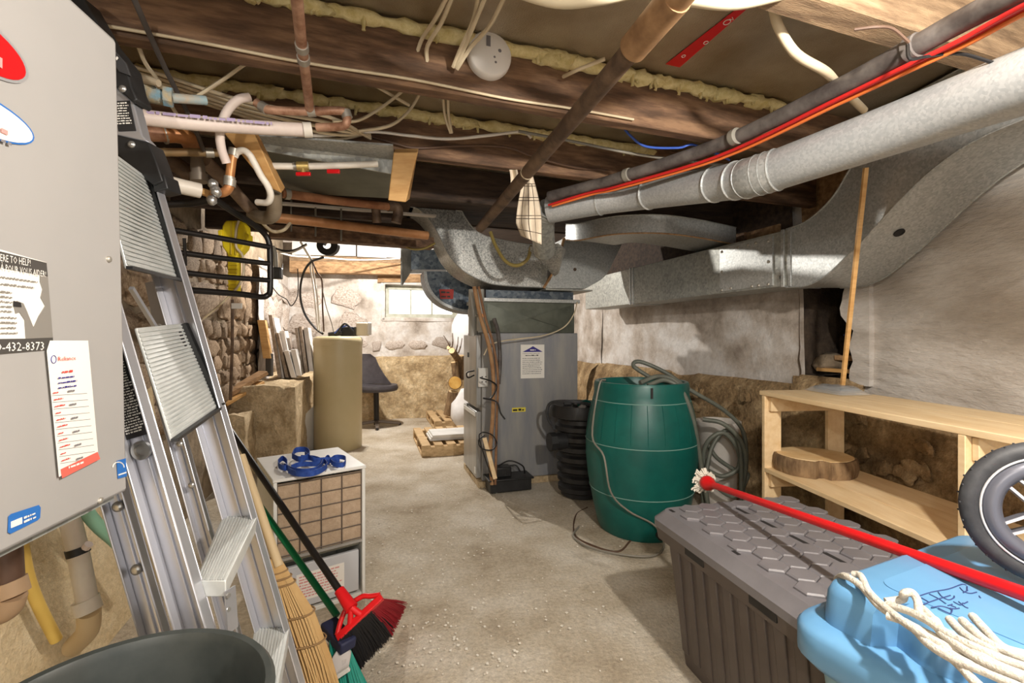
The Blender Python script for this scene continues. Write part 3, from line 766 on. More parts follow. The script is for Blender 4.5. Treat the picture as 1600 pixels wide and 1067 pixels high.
# ------------------------------------------------------------------ right side: barrel, totes, shelf
bc = V((.815, 3.0, 0))
ba = thing('rain_barrel', 'dark green plastic rain barrel with stave pattern and hose on top', 'barrel', bc)
prof = [(.0,.0),(.255,.0),(.268,.02),(.30,.16),(.330,.32),(.344,.46),(.342,.58),(.325,.70),(.300,.80),(.291,.845),(.291,.90),(.284,.918),(.262,.918),(.256,.90),(.252,.87),(.0,.87)]
MB().lathe([p for p in prof if p[0] > 0], bc, 56).build('barrel_body', GREEN, ba, smooth=35)
for z, r in ((.805,.299),(.555,.3435),(.26,.320)):
    MB().tube([bc+V((r*math.cos(a), r*math.sin(a), z)) for a in [2*math.pi*k/56 for k in range(56)]], .0028, 6, closed=True).build('mould_line', GREENL, ba)
for k in range(22):
    a = 2*math.pi*k/22
    pts = [bc+V((r*math.cos(a), r*math.sin(a), z)) for r, z in ((.3005,.80),(.3255,.70),(.3425,.58))]
    MB().tube(pts, .0018, 4).build('stave_groove', GREEN, ba)
MB().box(bc+V((-.30*math.sin(.12)+.02,-.292,.872)), (.012,.014,.06)).build('rim_notch', INK, ba)
for k in range(5):
    MB().box(bc+V((-.12+.06*k,-.1+.03*(k % 2),.874)), (.03,.08,.02), .4).build('lid_rib', GREEN, ba, bevel=.004)
MB().lathe([(.02,0),(.02,.05),(.012,.05)], bc+V((.03,-.27,.06)), 14, axis=(0,-1,0)).build('spigot_hole', INK, ba)
tube_thing('power_cable', 'thin grey cable running down the front of the green barrel to the floor', 'cable',
    [bc+V((-.24,-.08,.93)), bc+V((-.285,-.12,.90)), bc+V((-.33,-.14,.6)), bc+V((-.28,-.24,.5)), bc+V((-.245,-.265,.3)), bc+V((-.15,-.29,.2)), bc+V((.0,-.31,.12)), bc+V((.03,-.36,.02)), bc+V((-.10,-.45,.012)), bc+V((-.35,-.36,.012)), bc+V((-.45,-.2,.012)), bc+V((-.40,-.05,.012))], .006, CABLEG, n=6)
tube_thing('floor_cable', 'thin dark cable loop lying on the floor before the green barrel', 'cable',
    [flr(985,845), flr(965,862), flr(925,852), flr(898,835), flr(900,805), flr(918,793)], .006, CABLED, n=6)
# garden hose
hs = thing('garden_hose', 'grey-green garden hose coiled over the barrel and down its right side', 'hose', bc+V((.42,.0,0)))
HP = [at(1000,598,2.80), at(1030,588,2.86), at(1060,600,2.86), at(1082,650,2.86), at(1092,720,2.88), at(1100,790,2.9)]
MB().tube(spline(HP, 6), .014, 10).build('hose_run', HOSE, hs)
HP = [at(1012,602,2.78), at(1040,594,2.82), at(1066,612,2.80), at(1084,660,2.80), at(1096,730,2.84), at(1108,800,2.86)]
MB().tube(spline(HP, 6), .014, 10).build('hose_run', HOSE, hs)
HP = [at(1016,590,2.95), at(990,572,3.0), at(1000,565,3.02), at(1040,582,3.0), at(1080,610,2.98), at(1130,640,2.98), at(1160,672,2.98), at(1166,720,2.98), at(1160,770,2.98)]
MB().tube(spline(HP, 6), .013, 10).build('hose_run', HOSE, hs)
HP = [at(1098,655,3.0), at(1130,662,2.95), at(1158,690,2.93), at(1165,730,2.95), at(1152,775,2.98), at(1120,760,3.0), at(1100,720,3.02), at(1106,690,3.0), at(1130,676,2.98), at(1152,700,2.97), at(1154,730,2.97), at(1130,744,2.98), at(1108,736,3.0)]
MB().tube(spline(HP, 6), .014, 10).build('hose_coil', HOSE, hs)
HP = [at(1104,690,3.05), at(1120,715,3.02), at(1150,735,3.0), at(1168,740,2.98), at(1162,760,2.98)]
MB().tube(spline(HP, 6), .013, 10).build('hose_coil', HOSE, hs)
HP = [at(1100,760,2.95), at(1112,700,2.99), at(1136,672,2.99), at(1156,700,2.95), at(1158,790,2.93)]
MB().tube(spline(HP, 6), .013, 10).build('hose_coil', HOSE, hs)
# white bucket behind the hose
wk = thing('white_bucket', 'white plastic pail standing behind the hose coil beside the barrel', 'bucket', V((1.42,3.26,0)))
MB().lathe([(.105,0),(.11,.01),(.135,.58),(.145,.59),(.145,.62),(.132,.62),(.127,.59),(.10,.02)], V((1.42,3.26,0)), 32).build('pail_body', WHITEB, wk, smooth=45)
# corrugated drain basin
cc = V((.52, 3.58, 0))
co = thing('corrugated_basin', 'black corrugated plastic basin with strapped lid left of the green barrel', 'basin', cc)
pr = [(.12,0),(.15,.015)]
for k in range(7):
    z = .04+.075*k
    pr += [(.150+.004*k,z),(.172+.004*k,z+.015),(.172+.004*k,z+.045),(.150+.004*k,z+.062)]
pr += [(.17,.585)]
MB().lathe(pr, cc, 40).build('corrugated_body', BLACKP, co, smooth=35)
ld = MB().lathe([(.19,.585),(.225,.60),(.228,.66),(.218,.69),(.20,.685),(.17,.675),(.02,.68)], cc, 40).build('lid', BLACKP, co, smooth=35)
for k in range(6):
    MB().box(cc+V((.10*math.cos(k*1.05), .10*math.sin(k*1.05), .69)), (.06,.03,.02), k*1.05).build('lid_lug', BLACKP, ld, bevel=.004)
MB().tube(spline([cc+V((-.04,-.15,.70)), cc+V((.02,-.1,.725)), cc+V((.08,-.14,.70))], 4), .01, 6).build('green_grip', GREEN, ld)
MB().tube([cc+V((-.13,-.10,.43)), cc+V((-.23,-.13,.43))], .06, 20).build('outlet_stub', BLACKP, co)
MB().tube([cc+V((-.205,-.122,.43)), cc+V((-.25,-.136,.43))], .068, 8).build('outlet_cap', BLACKP, co)
MB().tube(spline([cc+V((.05,-.21,.71)), cc+V((-.12,-.20,.735)), cc+V((-.235,-.06,.70)), cc+V((-.255,-.03,.60)), cc+V((-.20,-.02,.50))], 6), .012, 6).build('strap', RUBBER, co)
# ------------------------------------------------------------------ charcoal tote
gw, gd = V((.972,.235,0)), V((.235,-.972,0))
GA = V((.527, 1.815, 0))
def gp(a, b, z): return GA+gw*a+gd*b+V((0,0,z))
def rrect(a0, a1, b0, b1, r, z, fn, n=5):
    out = []
    for cx, cy, s in ((a1-r,b0+r,-90),(a1-r,b1-r,0),(a0+r,b1-r,90),(a0+r,b0+r,180)):
        for k in range(n+1):
            an = math.radians(s+90*k/n); out.append(fn(cx+r*math.cos(an), cy+r*math.sin(an), z))
    return out
gt = thing('storage_tote', 'large charcoal plastic tote with hexagon-pattern lid beside the pine shelf', 'storage tote', gp(.3,.38,0))
MB().loft([rrect(.085,.535,.085,.685,.03,.0,gp), rrect(.035,.585,.035,.735,.035,.50,gp)]).build('tub', TOTEB, gt, smooth=50)
MB().loft([rrect(.012,.608,.012,.758,.04,.445,gp), rrect(.005,.615,.005,.765,.04,.495,gp)]).build('tub_rim', TOTEB, gt, smooth=40)
for k in range(9):
    b = .10+.068*k
    for (a0, a1) in ((.052, .022),):
        MB().hexa([gp(.075,b,.05), gp(.075,b+.035,.05), gp(.09,b+.035,.05), gp(.09,b,.05), gp(.032,b-.002,.44), gp(.032,b+.037,.44), gp(.05,b+.037,.44), gp(.05,b-.002,.44)]).build('side_rib', TOTEB, gt, bevel=.004)
for k in range(6):
    a = .10+.075*k
    MB().hexa([gp(a,.07,.05), gp(a+.04,.07,.05), gp(a+.04,.09,.05), gp(a,.09,.05), gp(a,.03,.44), gp(a+.04,.03,.44), gp(a+.04,.05,.44), gp(a,.05,.44)]).build('side_rib', TOTEB, gt, bevel=.004)
lid = MB().loft([rrect(0,.62,0,.77,.05,.490,gp), rrect(0,.62,0,.77,.05,.515,gp), rrect(.008,.612,.008,.762,.045,.522,gp), rrect(.03,.59,.03,.74,.04,.548,gp)]).build('lid', TOTE, gt, smooth=30)
# hexagon pads in two fields with a groove between
hexr = .042
hm = MB().loft([[V((hexr*q*math.cos(math.pi/3*k), hexr*q*math.sin(math.pi/3*k), z)) for k in range(6)] for q, z in ((.97,0),(.97,.006),(.86,.010))]).data('hexagon_pad', TOTE, smooth=0)
grz = math.atan2(gw.y, gw.x)
for i in range(-1, 12):
    for j in range(-1, 12):
        b = .075+i*hexr*1.5; a = .055+j*hexr*math.sqrt(3)+(hexr*math.sqrt(3)/2 if i % 2 else 0)
        if .06 < b < .715 and .055 < a < .57 and abs(a-.31) > .032:
            o = bpy.data.objects.new('hexagon_pad', hm); COL.objects.link(o); o.parent = lid
            o.location = gp(a, b, .547)-worldloc(gt); o.rotation_euler = (0,0,grz+math.pi/2)
MB().frame(gp(.303,.03,.5475), gw*.014, gd*.71, ZV*.0015).build('lid_groove', INK, lid)
for (a, b) in ((.05,.05),(.05,.735),(.57,.05),(.045,.40)):
    MB().frame(gp(a,b,.543), gw*.012, gd*.028, ZV*.006).build('tie_slot', INK, lid)
for b_ in (.22,.52):
    MB().frame(gp(.004,b_,.462), gw*.02, gd*.10, ZV*.028).build('latch', BLACKP, gt, bevel=.003)
# ------------------------------------------------------------------ blue tote
bwv, bdv = V((.906,.423,0)), V((.423,-.906,0))
BA = V((.525, .925, 0))
def bp(a, b, z): return BA+bwv*a+bdv*b+V((0,0,z))
bt = thing('storage_tote', 'powder blue plastic tote with domed lid in the near right corner', 'storage tote', bp(.3,.25,0))
def rr2(i, z, r): return rrect(i, .64-i, i, .50-i, r, z, bp, 6)
MB().loft([rr2(.09,0,.05), rr2(.03,.60,.06)]).build('tub', M('pale_blue_tub',(120,156,170),(128,164,178),rough=.5,scale=5), bt, smooth=50)
MB().loft([rr2(.012,.585,.07), rr2(0,.60,.07), rr2(0,.645,.07), rr2(.008,.656,.065), rr2(.03,.660,.06)]).build('lid_rim', BLUET, bt, smooth=50)
def notch(a0, a1, b0, b1, z, r=.035, n=5): return rrect(a0, a1, b0, b1, r, z, bp, n)
def dome(i, z):
    # plateau outline with scallops along the left side
    base = []
    def P(a, b): base.append(bp(a, b, z))
    a0, a1, b0, b1 = .045+i, .595-i, .04+i, .46-i
    rr_ = .035
    for k in range(7):
        an = math.radians(180+90*k/6); P(a0+rr_+rr_*math.cos(an), b0+rr_+rr_*math.sin(an))
    for k in range(7):
        an = math.radians(270+90*k/6); P(a1-rr_+rr_*math.cos(an), b0+rr_+rr_*math.sin(an))
    for k in range(7):
        an = math.radians(90*k/6); P(a1-rr_+rr_*math.cos(an), b1-rr_+rr_*math.sin(an))
    for k in range(7):
        an = math.radians(90+90*k/6); P(a0+rr_+rr_*math.cos(an), b1-rr_+rr_*math.sin(an))
    # scallops on the left edge going back up
    m = 18
    for k in range(1, m):
        b = (b1-rr_)+((b0+rr_)-(b1-rr_))*k/m
        f = k/m
        d = .045*(1 if .12 < f < .78 else 0)
        if .12 < f < .78: d = .03+.012*math.cos((f-.12)/.66*math.pi*4)
        P(a0+d, b)
    return base
LID = MB().loft([dome(.0,.655), dome(.004,.715), dome(.010,.730), dome(.020,.736)]).build('lid_dome', BLUET, bt, smooth=45)
MB().loft([rrect(.13,.53,.10,.40,.03,.734,bp,6), rrect(.13,.53,.10,.40,.03,.7375,bp,6)]).build('lid_panel', BLUET, LID, smooth=30)
M('marker_ink',(44,62,112),rough=.7)
ink = MB()
for st in ([(1436,931),(1455,925),(1482,920),(1502,913),(1510,914)], [(1440,934),(1452,941)], [(1452,928),(1466,935),(1478,943)], [(1440,945),(1462,937),(1485,930)], [(1466,925),(1472,932),(1482,937),(1490,934),(1491,931)],
           [(1500,918),(1506,924),(1516,927),(1526,925)], [(1511,916),(1511,923)], [(1505,926),(1512,922)], [(1530,931),(1532,934)],
           [(1455,949),(1470,947),(1482,950),(1487,953)], [(1466,950),(1476,955),(1485,958),(1488,952)], [(1481,946),(1488,944)], [(1484,950),(1492,951),(1499,950)], [(1486,946),(1494,949)], [(1490,940),(1500,945),(1505,942)], [(1498,940),(1508,948),(1513,950)], [(1506,943),(1512,940)]):
    ink.tube(spline([onz(a, b, .7383) for a, b in st], 4), .0011, 4)
ink.build('marker_writing', MATS['marker_ink'], LID)
# rope
rope = thing('rope', 'white cotton rope bundle lying over the blue tote lid', 'rope', bp(.2,.25,.745))
def rz_(px, py, z): return onz(px, py, z)
ROPES = [
 [(1308,905,.70),(1320,900,.748),(1345,915,.752),(1375,948,.75),(1420,975,.752),(1470,1000,.755),(1530,1030,.755),(1600,1050,.755),(1680,1075,.75)],
 [(1333,897,.748),(1345,900,.752),(1358,925,.755),(1390,955,.755),(1440,990,.76),(1500,1020,.76),(1570,1045,.765),(1660,1080,.76)],
 [(1386,962,.75),(1420,975,.752),(1450,1005,.755),(1490,1030,.758),(1540,1050,.76),(1620,1085,.76)],
 [(1384,940,.755),(1410,936,.762),(1412,928,.776),(1425,926,.780),(1434,940,.77),(1438,960,.762),(1460,968,.765),(1475,990,.768),(1510,1010,.77),(1560,1040,.77),(1640,1070,.77)],
 [(1440,950,.758),(1455,965,.765),(1468,985,.768),(1485,1000,.768),(1530,1030,.77),(1600,1060,.77)],
 [(1386,945,.755),(1420,955,.765),(1450,970,.77),(1480,990,.772),(1520,1010,.775),(1580,1035,.775),(1660,1060,.775)],
 [(1484,968,.76),(1500,985,.765),(1525,1003,.77),(1560,1018,.772),(1640,1040,.77)],
 [(1504,970,.765),(1520,985,.77),(1545,1005,.775),(1590,1025,.775),(1660,1045,.77)],
 [(1520,963,.762),(1540,985,.768),(1565,1010,.77),(1600,1022,.77),(1660,1034,.77)],
 [(1475,1018,.752),(1500,1040,.752),(1520,1062,.748),(1545,1085,.745)],
 [(1430,985,.752),(1470,1012,.756),(1520,1040,.76),(1600,1068,.76)],
]
for i, r in enumerate(ROPES):
    pts = spline([rz_(*q) for q in r], 6)
    MB().tube(pts, .0062, 8).build('rope_strand', ROPE, rope, smooth=60)
# red mop
mo = thing('mop', 'red mop with white yarn head lying across both totes', 'mop', onz(1095,752,.60))
h0, h1 = onz(1112,757,.612), onz(1600,928,.765)
hdv = (h1-h0).normalized()
MB().tube([h0, h1+hdv*.25], .0125, 14).build('handle', RED, mo)
MB().lathe([(.012,.03),(.016,.0),(.026,-.018),(.030,-.034),(.027,-.05),(.016,-.054)], h0, 20, axis=hdv).build('socket', RED, mo, smooth=60)
for k in range(70):
    a = random.random()*6.28; r = random.uniform(.005,.034)
    x = hdv.cross(ZV).normalized(); y = x.cross(hdv)
    p = h0-hdv*.05+x*r*math.cos(a)+y*r*math.sin(a)
    q = p-hdv*.02+x*.02*math.cos(a)+y*.02*math.sin(a)
    e = q+x*.008*math.cos(a)+V((0,0,-.018*random.random()))
    e.z = max(e.z, .565)
    MB().tube([p, q, e], .004, 5).build('yarn', MOPW, mo, smooth=60)
tx = -hdv.cross(ZV).normalized(); ty = V((0,0,1))
mid = h0+(h1-h0)*.72
scrib(mid+(tx*.0075+ty*.0105)*1.0, hdv, (ty-tx), .055, .006, PAPER, mo, lift=.0012, step=.006)
# wheel
wc = V((.972, .85, .880))
wh = thing('wheel', 'black rubber wheel with silver rim standing on the blue tote', 'wheel', wc-V((0,0,.129)))
wa = V((-.55,-1,.10)).normalized()
WM = V((0,0,1)).rotation_difference(wa).to_matrix()
def wring(R, r, n, mat, name, z=0, m=10, sx=1.0):
    rings = []
    for i in range(n):
        a = 2*math.pi*i/n
        rings.append([wc+WM@V(((R+r*math.cos(2*math.pi*k/m))*math.cos(a), (R+r*math.cos(2*math.pi*k/m))*math.sin(a), z+sx*r*math.sin(2*math.pi*k/m))) for k in range(m)])
    return MB().loft(rings, closed=True).build(name, mat, wh, smooth=70)
wring(.1135,.0155,60,RUBBER,'tyre', m=14)
wring(.1005,.0022,60,M('silver_line',(206,206,208),rough=.3,metal=.5),'rim_stripe', z=.0120, m=8)
wring(.084,.0165,60,M('dark_blue_grey_rim',(92,94,104),rough=.35,metal=.3),'rim', m=12, sx=1.2)
for k in range(5):
    a = 2*math.pi*k/5+math.radians(180)
    for s in (-1, 1):
        d = V((math.cos(a), math.sin(a), 0)); pnn = V((-math.sin(a), math.cos(a), 0))
        p = wc+WM@(d*.02+pnn*s*.012); q = wc+WM@(d*.096+pnn*s*.009)
        MB().bar(p, q, .006, .02, up=wa).build('spoke', MATS['dark_blue_grey_rim'], wh, bevel=.001)
        MB().bar(p+wa*.0102, q+wa*.0102, .0045, .002, up=wa).build('spoke_face', MATS['silver_line'], wh)
MB().lathe([(.024,-.025),(.028,-.015),(.028,.015),(.02,.025)], wc, 20, axis=wa).build('hub', BLACKP, wh)
for k in range(48):
    a = 2*math.pi*k/48
    c = wc+WM@V(((.128)*math.cos(a), (.128)*math.sin(a), .006*(-1)**k))
    MB().ball(c, .0022, 5, 4).build('tread_nub', RUBBER, wh)
# ------------------------------------------------------------------ pine shelf
sA, sB = V((1.245,2.36,0)), V((1.362,1.26,0))
sdv = (sB-sA).normalized(); swv = V((-sdv.y, sdv.x, 0))
SL = (sB-sA).length
def shp(l, wd, z): return sA+sdv*l+swv*wd+V((0,0,z))
sh = thing('pine_shelf', 'unfinished pine two-tier shelf unit against the rubble wall', 'shelf', shp(.5,.2,0))
for k in range(2):
    MB().frame(shp(-.02,.0+.215*k,.905), sdv*(SL+.04), swv*.213, ZV*.022).build('top_board', PINE, sh, bevel=.002)
for k in range(3):
    MB().frame(shp(.02,.0+.143*k,.530), sdv*(SL-.04), swv*.140, ZV*.020).build('shelf_board', PINE, sh, bevel=.002)
for k in range(3):
    MB().frame(shp(.02,.0+.143*k,.16), sdv*(SL-.04), swv*.140, ZV*.020).build('shelf_board', PINE, sh, bevel=.002)
for l in (-.0, SL-.17):
    for wd in (0, .34):
        lg = MB().frame(shp(l,wd,0), sdv*.022, swv*.088, ZV*.904).build('leg', PINE, sh, bevel=.002)
        for z in (.87,.545,.20):
            for q in (.02,.068):
                MB().lathe([(.006,0),(.005,.002)], shp(l-.0,wd+q,z), 8, axis=-sdv).build('screw', IRON, lg)
for l in (.0, SL-.17):
    MB().frame(shp(l+.024,.02,.83), sdv*.02, swv*.39, ZV*.07).build('cross_rail', PINE, sh, bevel=.002)
    MB().frame(shp(l+.024,.02,.46), sdv*.02, swv*.39, ZV*.068).build('cross_rail', PINE, sh, bevel=.002)
# tree slice
tc_ = shp(.10,.20,.551)
ts = thing('tree_slice', 'round slice of tree trunk with bark resting on the lower shelf', 'wood slice', tc_)
def tsr(r, z, q):
    out = []
    for k in range(48):
        a = 2*math.pi*k/48
        rr = r*(1+.04*math.cos(2*a+.4)+.012*math.sin(9*a)+q*.02*nz(V((math.cos(a)*4, math.sin(a)*4, z*20)), 1.5))
        d = abs(((a-math.radians(250)+math.pi) % (2*math.pi))-math.pi)
        if d < .10: rr *= .80
        out.append(tc_+V((rr*math.cos(a), rr*math.sin(a), z)))
    return out
MB().loft([tsr(.165,0,1), tsr(.172,.03,1), tsr(.170,.06,1), tsr(.163,.078,1)]).build('bark', BARK, ts, smooth=50)
MB().loft([tsr(.155,.076,0), tsr(.153,.081,0)]).build('cut_face', ENDGRAIN, ts, smooth=30)
# plastic packet
pk = tc_*0+shp(.12,.30,.927)
pkt = thing('plastic_packet', 'clear plastic packet of grey hardware on the shelf top', 'packet', pk)
MB().grid(lambda u, v: pk+sdv*(.24*(u-.5))+swv*(.16*(v-.5))+V((0,0,  .004+.034*(1-(2*u-1)**4)*(1-(2*v-1)**4)*(1+.3*nz(V((u*6,v*6,0)),1)))), 16, 12).build('wrapper', BAGC, pkt, smooth=60)
MB().box(pk+V((0,.0,.019)), (.17,.10,.02), math.atan2(sdv.y, sdv.x)).build('contents', M('slate_grey_contents',(112,116,118),rough=.7), pkt, bevel=.006)
# long stick
tag(MB().bar(at(1316,606,2.30), at(1353,262,2.02), .018, .012, up=(0,1,0)).build('wood_lath', LUMBER), 'thin wooden lath standing on the shelf top against the riser duct', 'lath')
# things in the wall opening
def hp(a, b, z): return RW[2]+hd*a-hn*b+V((0,0,z))
bx = thing('wall_box', 'worn wooden box with blue lid inside the dark wall opening', 'box', hp(.12,.3,.98))
MB().frame(hp(.02,.16,1.10), hd*.20, -hn*.26, ZV*.10).build('box_body', OLDWOOD, bx, bevel=.004)
MB().frame(hp(.01,.15,1.20), hd*.21, -hn*.27, ZV*.012).build('lid', M('dark_blue_board',(40,48,78),rough=.8), bx)
tag(MB().frame(hp(-.02,.10,1.055), hd*.26, -hn*.22, ZV*.03).build('plank', OLDWOOD, bevel=.003), 'dark plank lying under the box in the wall opening', 'plank')
tag(MB().frame(hp(-.03,.04,.985), hd*.34, -hn*.05, ZV*.022).build('plank', LUMBER, bevel=.003), 'pale board on the sill of the wall opening', 'plank')
tag(MB().ball(hp(.30,.16,1.03), .09, 14, 9, (1.1,1,.7), .35, 3).build('rubble_lump', MORTAR, smooth=70), 'grey rubble lump in the left of the wall opening', 'rubble')
tag(MB().frame(hp(.02,.12,.97), hd*.10, -hn*.2, ZV*.085).build('rubble_block', MORTAR, bevel=.01), 'dark stone block propping the plank in the wall opening', 'rubble')
# sill wood by the trunk duct
tag(MB().frame(tp(.36,1.70,.30), TD*.42, TN*.06, ZV*.22).build('wood_block', OLDWOOD, bevel=.003), 'brown wood blocking above the trunk duct', 'wood block')
tag(MB().frame(tp(.62,1.76,.275), TD*.14, TN*.02, ZV*.16).build('wood_block', JOIST, bevel=.003), 'dark upright board at the end of the wood blocking', 'wood block')
# ------------------------------------------------------------------ tankless heater
HD = V((-.158, .987, 0)); HN = V((.987, .158, 0))        # along the front (away from the camera), out of the front
HR = V((-.65, .80, 0))
LEAN = -.036                                            # hangs a little crooked
def hp_(l, z, off=0):
    """l back from the far front edge, z height"""
    return HR-HD*(l+(z-.93)*LEAN*-1.0)+HN*off+V((0,0,z))
ht = thing('water_heater', 'silver-grey wall-hung tankless water heater with stickers at the left edge', 'water heater', HR+V((-.25,-.2,.93)))
def hbox(l0, l1, z0, z1, o0, o1, name, mat, parent, bevel=0):
    return MB().hexa([hp_(l1,z0,o0), hp_(l0,z0,o0), hp_(l0,z0,o1), hp_(l1,z0,o1), hp_(l1,z1,o0), hp_(l0,z1,o0), hp_(l0,z1,o1), hp_(l1,z1,o1)]).build(name, mat, parent, bevel=bevel)
hbox(.0,.50,.935,1.685,-.30,-.012,'case', HEATER, ht, .006)
cov = hbox(-.002,.502,.938,1.683,-.012,.0,'front_cover', HEATER, ht, .006)
hbox(.0,.50,.925,.937,-.29,-.02,'bottom_plate', GALVD, ht)
hbox(.10,.16,1.5,1.55,-.74,-.30,'wall_bracket', GALVD, ht)
hbox(.10,.16,1.0,1.05,-.74,-.30,'wall_bracket', GALVD, ht)
def hray(px, py, off=.001):
    p = HR+HN*off
    return onplane(px, py, (p.x, p.y), (HD.x, HD.y))
def quad(pts, name, mat, parent, off=.001, th=.0006):
    return MB().prism([hray(a, b, off) for a, b in pts], HN*th).build(name, mat, parent)
for (a, b) in ((169,405),(156,782)):
    MB().lathe([(.005,0),(.0045,.003),(.002,.004)], hray(a,b,.0), 12, axis=HN).build('screw', SOLDER, cov, smooth=60)
up_ = V((0,0,1)); rd_ = HD
fy = quad([(-60,373),(72,410),(82,545),(-60,557)], 'help_flyer', PAPER, cov, .0012)
quad([(-60,378),(72,410.5),(74,432),(-60,407)], 'flyer_band', SLATE, fy, .0022)
quad([(-60,530),(40,529),(82,527),(82.5,545.5),(-60,557.5)], 'flyer_band', SLATE, fy, .0022)
quad([(62,431),(74,432),(82,528),(40,529),(38,500),(30,488),(24,490),(21,478),(26,470),(36,474),(41,485),(52,512),(60,494),(70,478),(63,465),(66,452),(62,440)], 'flyer_portrait', MIDG, fy, .0022)
quad([(21,470),(32,473),(33,480),(21,479)], 'flyer_device', INK, fy, .0028)
def htext(body, px, py, size, width, mat, par, off=.0032):
    return text(body, size, hray(px, py, off), rd_, up_, mat, par, width=width, lift=.0004)
w1 = (hray(47,422)-hray(-4,409)).length
htext('HERE TO HELP!', -7, 406.5, .0125, (hray(47,422)-hray(-7,406)).dot(HD), PAPER, fy)
htext('LÀ POUR VOUS AIDER!', -4, 421.5, .0115, (hray(71,430)-hray(-4,421)).dot(HD), PAPER, fy)
htext('1-800-432-8373', -42, 550.5, .0155, (hray(68,545)-hray(-42,550.5)).dot(HD), PAPER, fy)
scrib(hray(0,434,.0026), HD, up_, .055, .0024, MIDG, fy, lines=2, lead=3.4)
scrib(hray(0,457,.0026), HD, up_, .016, .0024, MIDG, fy, lines=5, lead=2.4)
scrib(hray(0,497,.0026), HD, up_, .024, .0024, MIDG, fy, lines=4, lead=2.6)
# service tag: hangs a little off the cover
tg = quad([(73,548),(78,532),(137,532),(153,712),(92,745)], 'service_tag', PAPER, cov, .004)
quad([(95,733),(152,706),(156,717),(97,747)], 'tag_stripe', M('tag_red',(226,102,88),rough=.7), tg, .0052)
htext('Reliance', 90, 564, .0085, (hray(118,560)-hray(90,564)).dot(HD), REDINK, tg, .0054)
MB().tube([hray(84+4*math.cos(a), 561.5+6*math.sin(a), .0052) for a in [2*math.pi*k/20 for k in range(20)]], .0005, 4, closed=True).build('tag_emblem', NAVYINK, tg)
scrib(hray(96,583,.0052), HD, up_, .022, .0036, REDINK, tg)
scrib(hray(90,592,.0052), HD, up_, .034, .0026, NAVYINK, tg, lines=3, lead=2.6)
for k in range(11):
    y = 609+10.6*k; x = 81+k*1.35
    scrib(hray(x+1, y+6, .0052), HD, up_, .010+.006*(k % 3), .0022, REDINK, tg, lines=1)
    MB().tube([hray(x, y+9, .005), hray(x+55, y+9-10*.36-k*.5, .005)], .0003, 4).build('tag_rule', GREYINK, tg)
    if k % 2 == 0: scrib(hray(x+24, y+4, .0052), HD, up_, .014, .003, GREYINK, tg)
scrib(hray(106,732,.0058), HD, up_+HD*-.0, .03, .003, PAPER, tg, lines=1)
# stickers
es = quad([(182,720),(196,716),(198,744),(184,748)], 'energy_sticker', BLUEINK, cov)
MB().tube([hray(185+9*math.cos(a), 730-8*math.sin(a), .0022) for a in [math.pi*k/8 for k in range(9)]], .0009, 4).build('sticker_arc', PAPER, es)
quad([(185,741),(197,737),(197,739),(185,743)], 'sticker_line', PAPER, es, .0018)
bl = quad([(13,807),(17,803),(60,789),(63,793),(62,809),(58,813),(16,834),(12,832)], 'maker_badge', BLUEINK, cov)
quad([(17,815),(34,808),(34,818),(17,825)], 'badge_mark', PAPER, bl, .0018)
scrib(hray(36,811,.0018), HD, up_, .020, .003, PAPER, bl, lines=2, lead=1.7)
def oval(cx, cy, rx, rz, tilt, off):
    out = []; c = hray(cx, cy, off)
    for k in range(32):
        a = 2*math.pi*k/32; x = rx*math.cos(a); z = rz*math.sin(a)
        out.append(c+HD*(x*math.cos(tilt)-z*math.sin(tilt))+V((0,0,x*math.sin(tilt)+z*math.cos(tilt))))
    return out
o1 = MB().prism(oval(-28,68,.062,.031,-.02,.0012), HN*.0006).build('red_oval_badge', M('badge_silver',(176,176,178),rough=.35,metal=.4), cov)
MB().prism(oval(-28,68,.058,.027,-.02,.002), HN*.0006).build('badge_face', M('badge_red',(190,24,28),rough=.35), o1)
scrib(hray(-22,92,.0032), HD, up_, .028, .012, M('badge_pink',(226,150,146),rough=.5), o1, step=.006)
o2 = MB().prism(oval(-32,176,.074,.024,.03,.0012), HN*.0006).build('white_oval_badge', BLUEINK, cov)
MB().prism(oval(-32,176,.0715,.0215,.03,.002), HN*.0006).build('badge_face', PAPER, o2)
scrib(hray(-22,196,.0032), HD, up_, .028, .008, M('badge_pink',(226,150,146)), o2)
scrib(hray(-6,218,.0032), HD, up_, .022, .004, GREYINK, o2)
# ------------------------------------------------------------------ pipes under the heater
wp = thing('white_drain_pipe', 'white plastic drain pipe with black clamp below the water heater', 'pipe', at(135,960,1.5))
MB().tube([at(104,790,1.5), at(122,862,1.5), at(136,936,1.5)], .028, 20).build('pipe', WHITEPIPE, wp)
MB().tube([at(120,855,1.5), at(123,866,1.5)], .031, 20).build('clamp_band', BLACKP, wp)
MB().tube([at(134,856,1.42), at(139,850,1.42)], .012, 8).build('clamp_screw', PEX, wp)
MB().tube([at(133,936,1.5), at(139,955,1.5)], .036, 20).build('collar', WHITEPIPE, wp)
MB().tube(spline([at(139,955,1.5), at(137,985,1.52), at(115,1010,1.6)], 5), .031, 20).build('bend', M('tan_plastic_elbow',(214,192,152),rough=.5), wp)
tube_thing('gas_hose', 'pale yellow gas hose curving down the sandy wall under the heater', 'hose', [at(28,800,1.35), at(40,885,1.4), at(58,940,1.45), at(88,1000,1.5)], .016, YELLOWPIPE, n=12)
tube_thing('green_pipe', 'pale green plastic pipe slanting behind the ladder under the heater', 'pipe', [at(118,775,1.5), at(150,818,1.55), at(185,850,1.62), at(230,900,1.68)], .020, TEALPIPE, n=12)
tv = thing('drain_trap', 'brown plastic drain trap with pale collar at the far left edge', 'trap', at(15,930,1.2))
